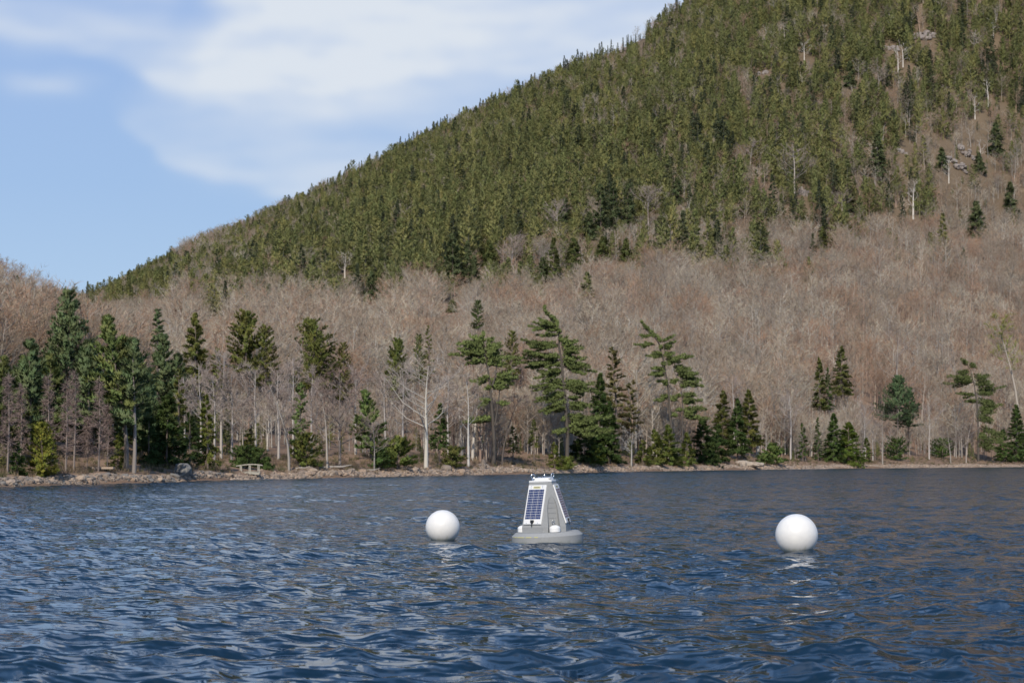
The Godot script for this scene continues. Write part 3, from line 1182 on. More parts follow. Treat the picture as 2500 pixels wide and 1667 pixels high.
	mb.tube([Vector3(0, -0.1, 0), Vector3(0.02, 0.35, 0), Vector3(-0.03, 0.62, 0)], [0.3, 0.2, 0.13], 9, Color(0.25, 0.21, 0.18))
	for q in 16:
		var an := rng.randf() * TAU
		var d := Vector3(cos(an), rng.randf_range(-0.2, 0.5), sin(an)) * rng.randf_range(0.3, 0.65)
		mb.tube([Vector3(0, 0.15, 0), Vector3(0, 0.15, 0) + d * 0.6, Vector3(0, 0.05, 0) + d + Vector3(0, -0.15, 0)], [0.07, 0.04, 0.015], 5, Color(0.27, 0.23, 0.2))
	var su := part("tree_stump", mb.mesh(M.bark), self)
	su.position = on_ground(1180.0, tab(SHORE, 1180.0) + 2.5)
	tag(su, "grey root stump on the bank left of the forked pine", "stump")
	# dead grass tufts and low brush
	rng.seed = 71
	var gmb := MB.new()
	for q in 26:
		var d := Vector3(rng.randf_range(-0.5, 0.5), 1, rng.randf_range(-0.5, 0.5)) * rng.randf_range(0.15, 0.4)
		gmb.blade(Vector3(rng.randf_range(-0.15, 0.15), 0, rng.randf_range(-0.15, 0.15)), d, d.cross(rv()).normalized(), 0.012, shade(Color.WHITE, rng.randf_range(0.7, 1.2)))
	xf = []
	kol = []
	for q in 5000:
		var px := rng.randf_range(-500.0, 3000.0)
		var d := tab(SHORE, px)
		var at := on_ground(px, d + rng.randf_range(1.4, 16.0))
		if px > 572.0 and px < 652.0 and -at.z < d + 7.0:
			continue
		xf.append(Transform3D(Basis(Vector3.UP, rng.randf() * TAU).scaled(Vector3.ONE * rng.randf_range(0.35, 1.1)), at))
		kol.append([Color(0.25, 0.185, 0.12), Color(0.17, 0.125, 0.095), Color(0.09, 0.095, 0.04), Color(0.28, 0.215, 0.14)][rng.randi() % 4])
	scatter("dead_grass", "dry brown grass and brush on the bank", gmb.mesh(M.twig), xf, kol)

func scatter(called: String, label: String, mesh: Mesh, xf: Array, kol: Array) -> MultiMeshInstance3D:
	var mm := MultiMesh.new()
	mm.transform_format = MultiMesh.TRANSFORM_3D
	mm.use_colors = true
	mm.mesh = mesh
	mm.instance_count = xf.size()
	for i in xf.size():
		mm.set_instance_transform(i, xf[i])
		mm.set_instance_color(i, kol[i])
	var o := MultiMeshInstance3D.new()
	o.multimesh = mm
	o.name = numbered(called)
	add_child(o)
	tag(o, label, "", "", "stuff")
	return o

func footbridge() -> void:
	var z := tab(SHORE, 612.0) + 2.2
	var at := on_ground(612.0, z)
	var o := thing("footbridge", "small weathered wooden footbridge with railings on the left shore", "footbridge", at)
	var m := z / F / 9.8
	var fy := pt(612, 1110, z).y - at.y
	var X := func(x: float) -> float: return (x - 510.0) * m
	var Y := func(y: float) -> float: return fy - y * m
	var half := 0.28
	for side in [1, -1]:
		var zz: float = half * side
		var offx := 0.0 if side > 0 else -60.0
		var rail := MB.new()
		var pts := []
		for q in [[180, 300], [330, 276], [520, 256], [680, 264], [812, 282]]:
			pts.append([X.call(q[0] + offx * 0.5), Y.call(q[1] - (26 if side > 0 else 34))])
		for q in pts.size() - 1:
			var a := Vector3(pts[q][0], pts[q][1], zz)
			var b := Vector3(pts[q + 1][0], pts[q + 1][1], zz)
			var d := (b - a).normalized()
			rail.box((a + b) * 0.5, Vector3(a.distance_to(b) + 0.01, 0.038, 0.05), Basis(d, d.cross(Vector3.BACK) * -1.0, Vector3.BACK))
		part("handrail", rail.mesh(M.wood), o)
		for q in [[312, 450], [525, 452], [735, 445]]:
			var post := MB.new()
			var top: float = Y.call(248)
			var low: float = Y.call(q[1] if side > 0 else q[1] - 10) - 0.05
			post.box(Vector3(X.call(q[0] + offx), (top + low) * 0.5, zz), Vector3(0.05, top - low, 0.05))
			part("post", post.mesh(M.wood), o)
		var beam := MB.new()
		for q in [[-1, 0], [0, 1]]:
			var a := Vector3(X.call(525.0 + q[0] * 212.0), Y.call(455 if q[0] else 430), zz * 0.9)
			var b := Vector3(X.call(525.0 + q[1] * 212.0), Y.call(455 if q[1] else 430), zz * 0.9)
			var d := (b - a).normalized()
			beam.box((a + b) * 0.5, Vector3(a.distance_to(b), 0.13, 0.05), Basis(d, d.cross(Vector3.BACK) * -1.0, Vector3.BACK))
		part("beam", beam.mesh(M.wood), o)
	for q in 14:
		var pl := MB.new()
		var x := lerpf(X.call(305), X.call(745), q / 13.0)
		var arc := 1.0 - pow((q - 6.5) / 6.5, 2.0)
		pl.box(Vector3(x, Y.call(425) + 0.06 * arc, 0), Vector3(0.07, 0.03, half * 2.1))
		part("plank", pl.mesh(M.wood), o)
	var ab := MB.new()
	ab.box(Vector3(0, Y.call(500) - 0.03, -half * 1.3), Vector3(1.0, 0.16, 0.1))
	part("sill_beam", ab.mesh(M.wood), o)

# ---------------------------------------------------------------- trees that can be told apart
func build_big_trees() -> void:
	var pine := Color(0.09, 0.113, 0.038)
	var blue := Color(0.074, 0.102, 0.047)
	var dark := Color(0.042, 0.068, 0.018)
	var olive := Color(0.085, 0.095, 0.025)
	var lime := Color(0.115, 0.125, 0.022)
	var rust := Color(0.085, 0.08, 0.03)
	bough_pine("white_pine", "forked windswept pine with a flat top above the grey root stump", 1080, 790, 4.237, 5.0,
		[[[530, 1480], [535, 1200], [520, 950], [505, 800], [490, 600], [465, 450], [450, 350], [430, 200], [420, 110]], [[545, 1050], [570, 880], [590, 720], [600, 560]], [[520, 640], [545, 560], [560, 460], [540, 380]]],
		[[430, 200, 280, 140, 26], [430, 150, 420, 95, 20], [440, 230, 160, 215, 28], [440, 260, 230, 200, 30], [450, 300, 75, 325, 22], [450, 330, 250, 310, 35], [450, 280, 165, 265, 18], [450, 380, 245, 425, 25],
		[460, 400, 380, 380, 38], [460, 420, 540, 410, 35], [450, 250, 610, 235, 45], [450, 300, 600, 300, 40], [455, 330, 680, 360, 36], [470, 400, 650, 420, 28], [460, 200, 530, 170, 30], [440, 180, 350, 140, 25], [460, 320, 560, 260, 45], [455, 350, 600, 390, 30],
		[475, 590, 285, 600, 20], [490, 560, 420, 560, 15], [560, 540, 770, 570, 32], [560, 560, 730, 500, 28], [500, 600, 640, 590, 30], [500, 640, 740, 630, 26], [500, 660, 450, 680, 22], [500, 650, 680, 670, 18],
		[505, 800, 320, 850, 16], [500, 800, 400, 785, 14], [560, 820, 680, 830, 22], [520, 1000, 200, 1025, 20], [510, 990, 380, 980, 22], [430, 880, 360, 880, 10]], pine, 0.17)
	bough_pine("white_pine", "tallest windswept pine with a bent tip, behind the grey buoy", 1220, 730, 3.647, 6.0,
		[[[600, 1430], [605, 1200], [590, 1000], [570, 800], [555, 600], [530, 430], [530, 340], [505, 230], [450, 160], [400, 80]]],
		[[405, 90, 400, 68, 12], [440, 150, 395, 100, 15], [500, 200, 440, 150, 24], [510, 230, 345, 175, 10], [500, 240, 410, 200, 10], [520, 270, 300, 210, 9], [430, 255, 255, 245, 12], [520, 280, 400, 270, 9], [520, 320, 325, 325, 10], [520, 250, 500, 200, 24], [540, 310, 510, 270, 24],
		[540, 340, 545, 380, 24], [530, 400, 190, 370, 16], [500, 400, 240, 405, 15], [530, 420, 340, 420, 12],
		[540, 510, 70, 525, 22], [540, 520, 210, 500, 18], [540, 540, 150, 570, 16], [540, 560, 300, 580, 14], [530, 520, 400, 530, 22],
		[550, 400, 690, 380, 28], [550, 430, 745, 440, 26], [560, 400, 600, 350, 24], [560, 470, 700, 480, 28], [560, 520, 760, 540, 28], [570, 580, 800, 610, 30], [570, 600, 860, 650, 18], [560, 560, 650, 560, 28], [540, 590, 490, 590, 20],
		[560, 650, 310, 710, 14], [550, 640, 340, 650, 16], [540, 640, 440, 640, 18],
		[570, 740, 280, 790, 20], [560, 730, 420, 740, 22], [570, 760, 300, 820, 12], [580, 740, 740, 750, 26], [580, 760, 840, 760, 26], [590, 790, 860, 820, 26], [580, 800, 680, 790, 22], [570, 800, 520, 790, 20],
		[590, 850, 330, 890, 18], [580, 860, 310, 920, 14], [580, 870, 460, 850, 32], [590, 900, 350, 1010, 14], [590, 980, 450, 990, 20], [590, 920, 480, 930, 24],
		[600, 880, 720, 880, 8], [610, 950, 820, 960, 34], [620, 950, 740, 930, 24], [600, 1060, 560, 1080, 24], [610, 1060, 760, 1060, 28], [610, 1080, 900, 1060, 32], [610, 1100, 980, 1060, 32], [610, 1140, 830, 1130, 26],
		[610, 1160, 470, 1190, 20], [610, 1170, 760, 1180, 20], [620, 1180, 1010, 1180, 24], [620, 1180, 890, 1200, 20]], shade(pine, 0.92), 0.19)
	bough_pine("white_pine", "twin-stemmed windswept pine with a long tip bent to the left", 1540, 770, 4.02, 7.0,
		[[[425, 1290], [400, 1080], [380, 920], [375, 750], [350, 600], [320, 430], [280, 280], [220, 190], [130, 90], [110, 65]], [[510, 1230], [505, 1080], [515, 940], [490, 700], [430, 560], [400, 450]]],
		[[120, 80, 105, 65, 12], [180, 150, 120, 90, 20], [240, 210, 170, 150, 26], [200, 200, 90, 195, 10], [300, 260, 250, 200, 24], [310, 260, 430, 200, 12], [320, 310, 440, 260, 16], [330, 330, 400, 310, 18], [240, 285, 35, 290, 10], [160, 305, 110, 315, 10], [310, 330, 290, 310, 24],
		[320, 400, 155, 400, 15], [310, 390, 220, 365, 16], [330, 390, 420, 380, 28], [340, 430, 610, 410, 15], [520, 430, 580, 400, 12], [350, 430, 480, 440, 24],
		[350, 480, 300, 480, 20], [360, 480, 410, 470, 24], [350, 530, 205, 525, 18], [340, 560, 180, 590, 16], [340, 590, 240, 600, 14], [420, 510, 590, 530, 26], [430, 540, 660, 580, 25], [450, 580, 690, 640, 25], [480, 640, 715, 700, 18], [500, 600, 600, 610, 28],
		[370, 650, 260, 650, 16], [380, 660, 470, 640, 20], [370, 680, 320, 680, 16], [480, 690, 560, 700, 20], [370, 800, 235, 840, 17], [370, 790, 300, 800, 16],
		[500, 790, 440, 800, 18], [510, 790, 640, 790, 26], [510, 830, 700, 840, 22], [510, 850, 590, 860, 25], [390, 820, 450, 830, 30],
		[510, 930, 450, 940, 18], [520, 920, 740, 930, 26], [520, 960, 620, 960, 28], [520, 1000, 770, 1020, 22], [400, 980, 450, 990, 28]], shade(pine, 0.9), 0.17)
	bough_pine("white_pine", "dark spreading pine near the right edge, above the far right shore", 1800, 700, 3.136, 9.0,
		[[[1850, 1310], [1850, 1100], [1840, 900], [1820, 760], [1790, 640], [1740, 560]]],
		[[1770, 600, 1720, 560, 18], [1790, 600, 1830, 620, 22], [1780, 650, 1690, 660, 18], [1800, 690, 1610, 690, 22], [1810, 730, 1590, 745, 18], [1800, 720, 1680, 720, 26], [1820, 690, 1930, 690, 26], [1830, 740, 1940, 740, 30],
		[1840, 790, 2060, 765, 15], [1840, 820, 1980, 800, 22], [1830, 830, 1680, 820, 12], [1840, 880, 1750, 880, 12], [1850, 880, 1970, 890, 30], [1860, 950, 2040, 900, 22], [1860, 950, 1980, 960, 34], [1850, 1000, 1960, 1040, 38],
		[1860, 1080, 2060, 1150, 30], [1860, 1150, 2050, 1200, 38], [1850, 1200, 1980, 1250, 34], [1850, 1150, 1900, 1150, 34]], shade(pine, 0.72), 0.2)
	# big pines on the left
	stand("white_pine", "tallest broad pine of the left grove, its top against the far slope", 165, 718, 122, 170, 22, 0.12, "pine", blue, 1.5)
	stand("white_pine", "tall bare-stemmed pine, left of the two long grey trunks", 255, 780, 100, 309, 4, 0.42, "pine", pine, 1.3, Color(0.23, 0.2, 0.18))
	stand("white_pine", "narrow bare-stemmed pine, right of the two long grey trunks", 324, 835, 78, 328, 2.5, 0.36, "pine", blue, 1.1, Color(0.27, 0.24, 0.22))
	stand("white_pine", "bluish pine behind the bare larches at the left edge", 70, 838, 84, 72, 12, 0.25, "pine", blue, 1.2)
	stand("white_pine", "green pine cut by the left edge of the picture", 6, 880, 80, 4, 9, 0.2, "pine", shade(pine, 0.85), 1.2)
	stand("white_pine", "bushy pine between the tallest left pine and the long grey trunks", 214, 838, 84, 214, 12, 0.22, "pine", blue, 1.3)
	stand("white_pine", "slender pine with tiered boughs standing up from the left grove", 383, 758, 66, 384, 34, 0.35, "sparse", blue, 1.2)
	stand("white_pine", "soft green pine just below the tiered pine", 398, 822, 66, 398, 24, 0.25, "pine", blue, 1.2)
	stand("spruce", "yellowish conical spruce above the dark hemlock", 436, 902, 60, 434, 10, 0.2, "spruce", olive, 1.1)
	stand("hemlock", "large very dark hemlock behind the boulder", 408, 968, 104, 408, 6, 0.03, "spruce", shade(dark, 0.8), 1.5)
	stand("hemlock", "dark hemlock right of the long grey trunks", 362, 1000, 80, 364, 7, 0.03, "spruce", shade(dark, 0.75), 1.3)
	stand("hemlock", "shadowy dark hemlock left of the yellow-green cedar", 462, 1010, 70, 464, 5, 0.03, "spruce", shade(dark, 0.8), 1.2)
	stand("cedar", "yellow-green narrow cedar left of the footbridge", 501, 966, 64, 508, 3.5, 0.06, "spruce", Color(0.09, 0.105, 0.022), 1.6)
	stand("cedar", "bright yellow-green bush at the water's edge near the left end", 97, 1040, 66, 106, 1.8, 0.0, "cedar", lime, 2.6)
	stand("white_pine", "low spreading pine filling the grove right of the left edge", 32, 905, 70, 30, 15, 0.05, "pine", shade(blue, 0.9), 1.1)
	stand("white_pine", "pine with a rounded top behind the bright green bush", 122, 872, 80, 122, 17, 0.05, "pine", shade(pine, 0.9), 1.2)
	stand("white_pine", "dim pine under the tallest pine of the left grove", 186, 920, 76, 186, 14, 0.05, "pine", shade(blue, 0.85), 1.1)
	stand("white_pine", "pine crowding the left of the two long grey trunks", 240, 880, 78, 240, 15, 0.05, "pine", pine, 1.2)
	stand("white_pine", "low pine closing the gap right of the two long grey trunks", 352, 905, 76, 352, 16, 0.05, "pine", shade(blue, 0.9), 1.2)
	stand("white_pine", "full rounded pine closing the left grove behind the tiered pine", 330, 868, 84, 330, 20, 0.05, "pine", shade(pine, 0.85), 1.1)
	stand("white_pine", "broad pine behind the second bare larch from the left edge", 58, 878, 84, 58, 18, 0.05, "pine", shade(pine, 0.85), 1.1)
	stand("white_pine", "bushy pine right of the soft green pine below the tiered pine", 432, 870, 70, 434, 22, 0.05, "pine", shade(blue, 0.9), 1.0)
	stand("spruce", "olive pyramid-topped spruce above the bare woods left of centre", 475, 768, 84, 476, 46, 0.35, "spruce", olive, 1.2)
	stand("pitch_pine", "olive round-topped pine above the footbridge", 598, 768, 84, 600, 46, 0.5, "cedar", olive, 0.9)
	stand("pitch_pine", "olive pine leaning right of the round-topped pine", 646, 800, 60, 648, 42, 0.45, "cedar", shade(olive, 0.9), 0.8)
	stand("pitch_pine", "small olive pine low among the bare trees above the cedar", 530, 850, 56, 532, 30, 0.45, "sparse", olive, 1.0)
	stand("spruce", "small dark spruce right beside the footbridge", 652, 1118, 46, 652, 4, 0.02, "spruce", dark, 1.0)
	stand("spruce", "low olive spruce behind the footbridge", 606, 1050, 66, 606, 9, 0.02, "spruce", Color(0.07, 0.08, 0.02), 1.1)
	stand("spruce", "dark low spruce showing through the footbridge railings", 590, 1098, 60, 590, 5.5, 0.0, "cedar", shade(dark, 0.9), 1.2)
	stand("spruce", "second dark low spruce behind the right half of the footbridge", 628, 1102, 50, 628, 5.5, 0.0, "cedar", shade(dark, 0.85), 1.2)
	stand("spruce", "dark little spruce below the left edge larches", 42, 1080, 44, 42, 3, 0.02, "spruce", dark, 1.0)
	stand("spruce", "olive spruce left of the long grey trunks", 290, 1060, 50, 288, 6, 0.02, "spruce", Color(0.075, 0.09, 0.02), 1.1)
	stand("pitch_pine", "large clumped olive pine above the bare woods, right of the bridge", 766, 792, 112, 768, 52, 0.38, "cedar", Color(0.07, 0.082, 0.02), 1.0)
	stand("cedar", "narrower olive cedar touching the clumped olive pine", 838, 840, 44, 840, 50, 0.35, "cedar", Color(0.085, 0.09, 0.024), 0.9)
	stand("young_pine", "thin feathery young pine with long low boughs right of the bridge", 734, 938, 58, 730, 6, 0.14, "sparse", Color(0.085, 0.125, 0.04), 1.3)
	stand("spruce", "low yellow-green spruce bushes under the feathery pine", 748, 1068, 72, 748, 3.5, 0.02, "cedar", Color(0.08, 0.092, 0.022), 0.9)
	stand("young_pine", "soft green young pine left of the white-trunked tree", 890, 958, 72, 906, 10, 0.18, "pine", Color(0.075, 0.11, 0.035), 1.2)
	stand("young_pine", "broad low young pine by the water left of the white-trunked tree", 974, 1074, 78, 970, 3, 0.04, "pine", Color(0.085, 0.105, 0.026), 1.2)
	stand("young_pine", "darker low pine beside the broad low young pine", 925, 1100, 56, 925, 3.5, 0.04, "cedar", shade(dark, 1.3), 0.9)
	stand("cedar", "single green pyramid cedar above the white-trunked tree", 968, 832, 56, 968, 50, 0.35, "cedar", Color(0.075, 0.092, 0.022), 1.0)
	stand("cedar", "small dark round cedar right of the pyramid cedar", 1021, 818, 34, 1022, 56, 0.5, "cedar", Color(0.065, 0.085, 0.02), 0.9)
	stand("cedar", "ragged small conifer highest of the three above the white-trunked tree", 1046, 796, 34, 1046, 60, 0.5, "sparse", olive, 0.8)
	stand("spruce", "dense dark spruce just right of the white-trunked tree", 1076, 988, 56, 1072, 9, 0.26, "spruce", dark, 1.4)
	stand("bush_pine", "olive bush pine on the bank between white tree and birch", 1108, 1100, 60, 1108, 3, 0.02, "cedar", Color(0.085, 0.095, 0.026), 0.9)
	stand("cedar", "distant small cedar left of the tallest windswept pine", 1250, 812, 40, 1250, 64, 0.5, "cedar", olive, 0.8)
	stand("spruce", "lone small dark conifer in the upper bare woods", 1166, 736, 30, 1166, 150, 0.6, "cedar", dark, 0.8)
	stand("spruce", "small green spruce right of the forked pine", 1252, 1042, 36, 1253, 9, 0.32, "spruce", Color(0.07, 0.09, 0.022), 1.1)
	stand("spruce", "thin small spruce between forked pine and tallest pine", 1303, 1026, 32, 1304, 10, 0.4, "spruce", Color(0.075, 0.09, 0.022), 1.0)
	stand("spruce", "bright low spruce at the foot of the tallest pine", 1352, 1082, 42, 1354, 3.5, 0.02, "spruce", Color(0.09, 0.105, 0.02), 1.2)
	stand("spruce", "ground-hugging spruce on the stones below the tallest pine", 1384, 1122, 44, 1384, 2.0, 0.0, "cedar", Color(0.075, 0.095, 0.02), 0.8)
	stand("spruce", "tall dark spruce right behind the tallest pine", 1466, 914, 64, 1462, 9, 0.1, "spruce", shade(dark, 0.9), 1.5)
	stand("spruce", "dark spruce with wide skirts right of the tallest pine", 1488, 985, 70, 1486, 6, 0.03, "spruce", shade(dark, 0.8), 1.5)
	stand("spruce", "shaded spruce under the lower boughs of the tallest pine", 1428, 1040, 84, 1428, 7, 0.03, "spruce", shade(dark, 0.75), 1.4)
	stand("spruce", "sunlit low spruce in front of the dark spruces", 1452, 1090, 56, 1452, 3.5, 0.02, "spruce", Color(0.075, 0.1, 0.018), 1.1)
	stand("spruce", "rusty sparse spruce right of the tallest pine", 1492, 850, 76, 1506, 16, 0.3, "sparse", rust, 0.6)
	stand("spruce", "rusty thin spruce with bare lower stem beside the rusty sparse spruce", 1544, 930, 66, 1536, 18, 0.3, "sparse", rust, 0.45)
	stand("spruce", "yellow-green low spruce right of the dead snag", 1598, 1052, 58, 1600, 5, 0.04, "spruce", Color(0.08, 0.095, 0.022), 1.3)
	stand("spruce", "low spruce nearest the dead snag", 1570, 1076, 44, 1570, 4, 0.04, "spruce", Color(0.075, 0.09, 0.02), 1.0)
	stand("spruce", "mid-green spruce in front of the twin-stemmed pine", 1632, 1040, 60, 1634, 5, 0.04, "spruce", Color(0.07, 0.09, 0.02), 1.2)
	stand("spruce", "small conical spruce right of the twin-stemmed pine stems", 1677, 1058, 46, 1678, 3.5, 0.06, "spruce", Color(0.075, 0.095, 0.022), 1.2)
	stand("spruce", "black-green spruce right behind the twin-stemmed pine", 1716, 1022, 84, 1716, 6, 0.02, "spruce", shade(dark, 0.75), 1.5)
	stand("spruce", "black-green spruce second right of the twin-stemmed pine", 1752, 1040, 70, 1752, 7, 0.02, "spruce", shade(dark, 0.8), 1.3)
	stand("spruce", "olive-topped spruce of the thicket left of the pale ledge", 1766, 956, 60, 1764, 18, 0.2, "spruce", Color(0.07, 0.078, 0.022), 1.1)
	stand("spruce", "dark spruce in the middle of the thicket left of the pale ledge", 1800, 975, 56, 1800, 12, 0.12, "spruce", dark, 1.3)
	stand("spruce", "tallest olive-tipped spruce of the thicket left of the pale ledge", 1828, 954, 62, 1830, 16, 0.2, "spruce", Color(0.072, 0.08, 0.02), 1.2)
	stand("bush_pine", "round green bush right of the pale granite ledge", 1886, 1088, 56, 1888, 4, 0.0, "pine", Color(0.07, 0.105, 0.028), 1.3)
	stand("bush_pine", "round green bush low on the left of the pale ledge bush", 1866, 1110, 34, 1866, 3, 0.0, "pine", Color(0.06, 0.09, 0.025), 1.1)
	stand("spruce", "tiered spruce, taller of the pair high in the right bare woods", 2055, 846, 56, 2056, 60, 0.45, "spruce", Color(0.075, 0.085, 0.025), 1.2)
	stand("spruce", "slender spruce, shorter of the pair high in the right bare woods", 2001, 874, 38, 2002, 56, 0.35, "spruce", Color(0.072, 0.085, 0.022), 1.1)
	stand("spruce", "small bluish spruce between the pair high in the right woods", 2022, 898, 30, 2022, 55, 0.4, "spruce", dark, 0.9)
	stand("spruce", "dark spruce, left half of the leaning pair on the right shore", 2036, 1012, 52, 2036, 7, 0.06, "spruce", shade(dark, 1.1), 1.3)
	stand("spruce", "bright green broad spruce, right half of the pair on the right shore", 2073, 1034, 84, 2070, 4, 0.0, "spruce", Color(0.06, 0.09, 0.014), 1.7)
	stand("spruce", "thin spruce left of the broad green pair", 1997, 1020, 30, 1997, 9, 0.05, "spruce", dark, 1.0)
	stand("spruce", "thin ragged spruce farther left of the broad green pair", 1960, 1034, 30, 1960, 9, 0.1, "sparse", dark, 1.2)
	stand("spruce", "small spruce right of the broad green pair", 2116, 1070, 34, 2116, 6, 0.02, "spruce", Color(0.065, 0.085, 0.02), 1.1)
	stand("white_pine", "round bluish pine standing above the right shore", 2194, 922, 78, 2190, 20, 0.45, "pine", Color(0.06, 0.095, 0.045), 1.6)
	stand("white_pine", "right companion of the round bluish pine", 2222, 950, 50, 2218, 22, 0.42, "pine", Color(0.058, 0.09, 0.042), 1.3)
	stand("spruce", "dark spruce at the right edge of the picture", 2482, 990, 60, 2482, 8, 0.04, "spruce", dark, 1.5)
	stand("spruce", "low dark spruce between the spreading pine and the right edge", 2450, 1050, 50, 2450, 8, 0.04, "spruce", shade(dark, 1.1), 1.2)
	stand("spruce", "dark undergrowth spruce left of the spreading pine", 2300, 1080, 60, 2300, 14, 0.02, "cedar", shade(dark, 1.2), 0.8)
	stand("spruce", "dark low spruce below the round bluish pine", 2190, 1076, 62, 2190, 10, 0.02, "cedar", dark, 0.9)
	# leafless trees that stand out
	var grey := Color(0.34, 0.31, 0.28)
	var white := Color(0.56, 0.53, 0.47)
	var twig := Color(0.26, 0.205, 0.175)
	stand_bare("white_tree", "white-trunked spreading bare tree at the centre-left shore", 1044, 850, 210, 1040, 3.5, 0.31, white, Color(0.40, 0.35, 0.31), 20, 0.95, 0.0, 0.16)
	stand_bare("birch", "straight white birch between the white tree and forked pine", 1139, 900, 80, 1144, 3.5, 0.4, Color(0.58, 0.56, 0.52), twig, 12, 1.1, 0.0, 0.1)
	stand_bare("bare_tree", "pale bare tree leaning out over the logs right of the bridge", 782, 930, 110, 799, 3, 0.35, Color(0.42, 0.38, 0.33), twig, 16)
	stand_bare("bare_tree", "many-branched reddish bare tree right of the leaning pale tree", 826, 880, 150, 830, 4, 0.2, Color(0.22, 0.19, 0.17), Color(0.29, 0.21, 0.175), 22)
	stand_bare("bare_tree", "curved bare tree bending out from the bank right of the bridge", 655, 900, 90, 706, 3, 0.35, grey, twig, 14)
	stand_bare("bare_tree", "small crooked bare tree beside the broad low young pine", 912, 1010, 90, 914, 3, 0.35, grey, twig, 12)
	stand_bare("bare_tree", "pale-branched bare tree above the cedar, left of the bridge", 545, 838, 100, 540, 14, 0.3, Color(0.46, 0.43, 0.39), Color(0.33, 0.28, 0.25), 18)
	stand_bare("bare_tree", "tall bare tree behind the footbridge", 595, 960, 80, 592, 8, 0.4, Color(0.40, 0.35, 0.29), twig, 14)
	stand_bare("bent_tree", "dark bent bare tree leaning right from behind the forked pine", 1276, 950, 60, 1226, 5, 0.72, Color(0.13, 0.11, 0.1), twig, 7, 0.7)
	stand_bare("dead_snag", "grey dead snag with clawed branches at the water's edge", 1546, 1030, 90, 1541, 2.5, 0.3, Color(0.42, 0.40, 0.37), Color(0.40, 0.38, 0.35), 9, 0.8, 0.0, 0.09)
	stand_bare("bare_tree", "small twin-limbed bare tree in front of the round bluish pine", 2156, 990, 70, 2154, 3, 0.3, grey, twig, 14)
	stand_bare("bare_tree", "curved bare tree left of the dark spreading pine", 2372, 1010, 80, 2358, 4, 0.3, Color(0.42, 0.37, 0.33), twig, 14)
	stand_bare("bare_tree", "thin bare tree on the shore farther left of the spreading pine", 2312, 1020, 70, 2320, 4, 0.3, grey, twig, 14)
	stand_bare("lime_birch", "birch with fresh lime green leaves at the right edge", 2432, 752, 84, 2490, 40, 0.55, Color(0.42, 0.38, 0.32), Color(0.23, 0.24, 0.06), 26, 0.8, 0.0, 0.0, 0.032)
	stand_bare("bare_tree", "wide-crowned bare tree with forked pale limbs in the right woods", 2195, 770, 150, 2192, 70, 0.45, Color(0.38, 0.34, 0.3), twig, 16)
	for q in [[446, 905, 60, 452, 12, "grey bare tree rising over the large dark hemlock"], [486, 870, 80, 490, 16, "pale bare tree just left of the yellow-green cedar"], [520, 900, 70, 524, 10, "pale bare tree close right of the yellow-green cedar"], [566, 890, 70, 566, 12, "slim pale bare tree above the left end of the footbridge"], [622, 870, 90, 624, 14, "many-branched pale bare tree above the right end of the footbridge"], [676, 880, 80, 680, 12, "pale upright bare tree left of the feathery young pine"], [712, 860, 70, 716, 18, "thin pale bare tree behind the feathery young pine"], [762, 880, 80, 760, 14, "pale bare tree right of the feathery young pine"], [866, 870, 90, 868, 14, "greyish bare tree midway between reddish tree and white tree"], [938, 900, 80, 940, 12, "grey bare tree over the darker low pine"], [982, 880, 70, 984, 14, "slim grey bare tree just left of the white-trunked tree"], [1092, 900, 60, 1094, 14, "slim grey bare tree between the white tree and the birch"], [1790, 900, 70, 1792, 30, "slim grey bare tree behind the spruce thicket"], [1930, 930, 80, 1930, 12, "grey bare tree right of the round green bush"], [2110, 960, 70, 2112, 12, "grey bare tree right of the broad green spruce pair"], [2270, 960, 80, 2268, 12, "grey bare tree right of the round bluish pine"]]:
		stand_bare("bare_tree", q[5], q[0], q[1], q[2], q[3], q[4], 0.34, Color(0.47, 0.435, 0.40), Color(0.36, 0.30, 0.265), 18, 1.15)
	var lk := 0
	for q in [[19, 915, 44, "leftmost bare larch on the bank by the left edge"], [50, 940, 36, "second bare larch from the left edge"], [116, 918, 48, "pale bare larch standing behind the bright green bush"], [161, 930, 44, "bare larch just right of the bright green bush"], [181, 905, 44, "bare larch between the bright bush and the pale slab"], [213, 1020, 40, "short bare larch above the pale slab"], [241, 925, 44, "bare larch left of the two long grey trunks"], [262, 990, 36, "bare larch nearest the two long grey trunks"]]:
		rng.seed = 900 + lk
		var z := tab(SHORE, q[0]) + 3.0 + (lk % 3) * 1.5
		var foot := on_ground(q[0], z)
		var h := pt(q[0], q[1], z).y - foot.y
		tree_node("larch", q[3], foot, larch(h, q[2] * 0.5 * z / F * 1.3, Color(0.27, 0.225, 0.2), Color(0.25, 0.19, 0.17)), M.bark, M.twig, "bare larches on the left bank")
		lk += 1

func find_z(px: float, py: float) -> float:   # how far up the valley the ground on this bearing is seen at this height
	var z := tab(SHORE, px) + 20.0
	while z < tab(RIDGE_Z, px) - 2.0 and proj(on_ground(px, z)).y > py:
		z += 1.5
	return z

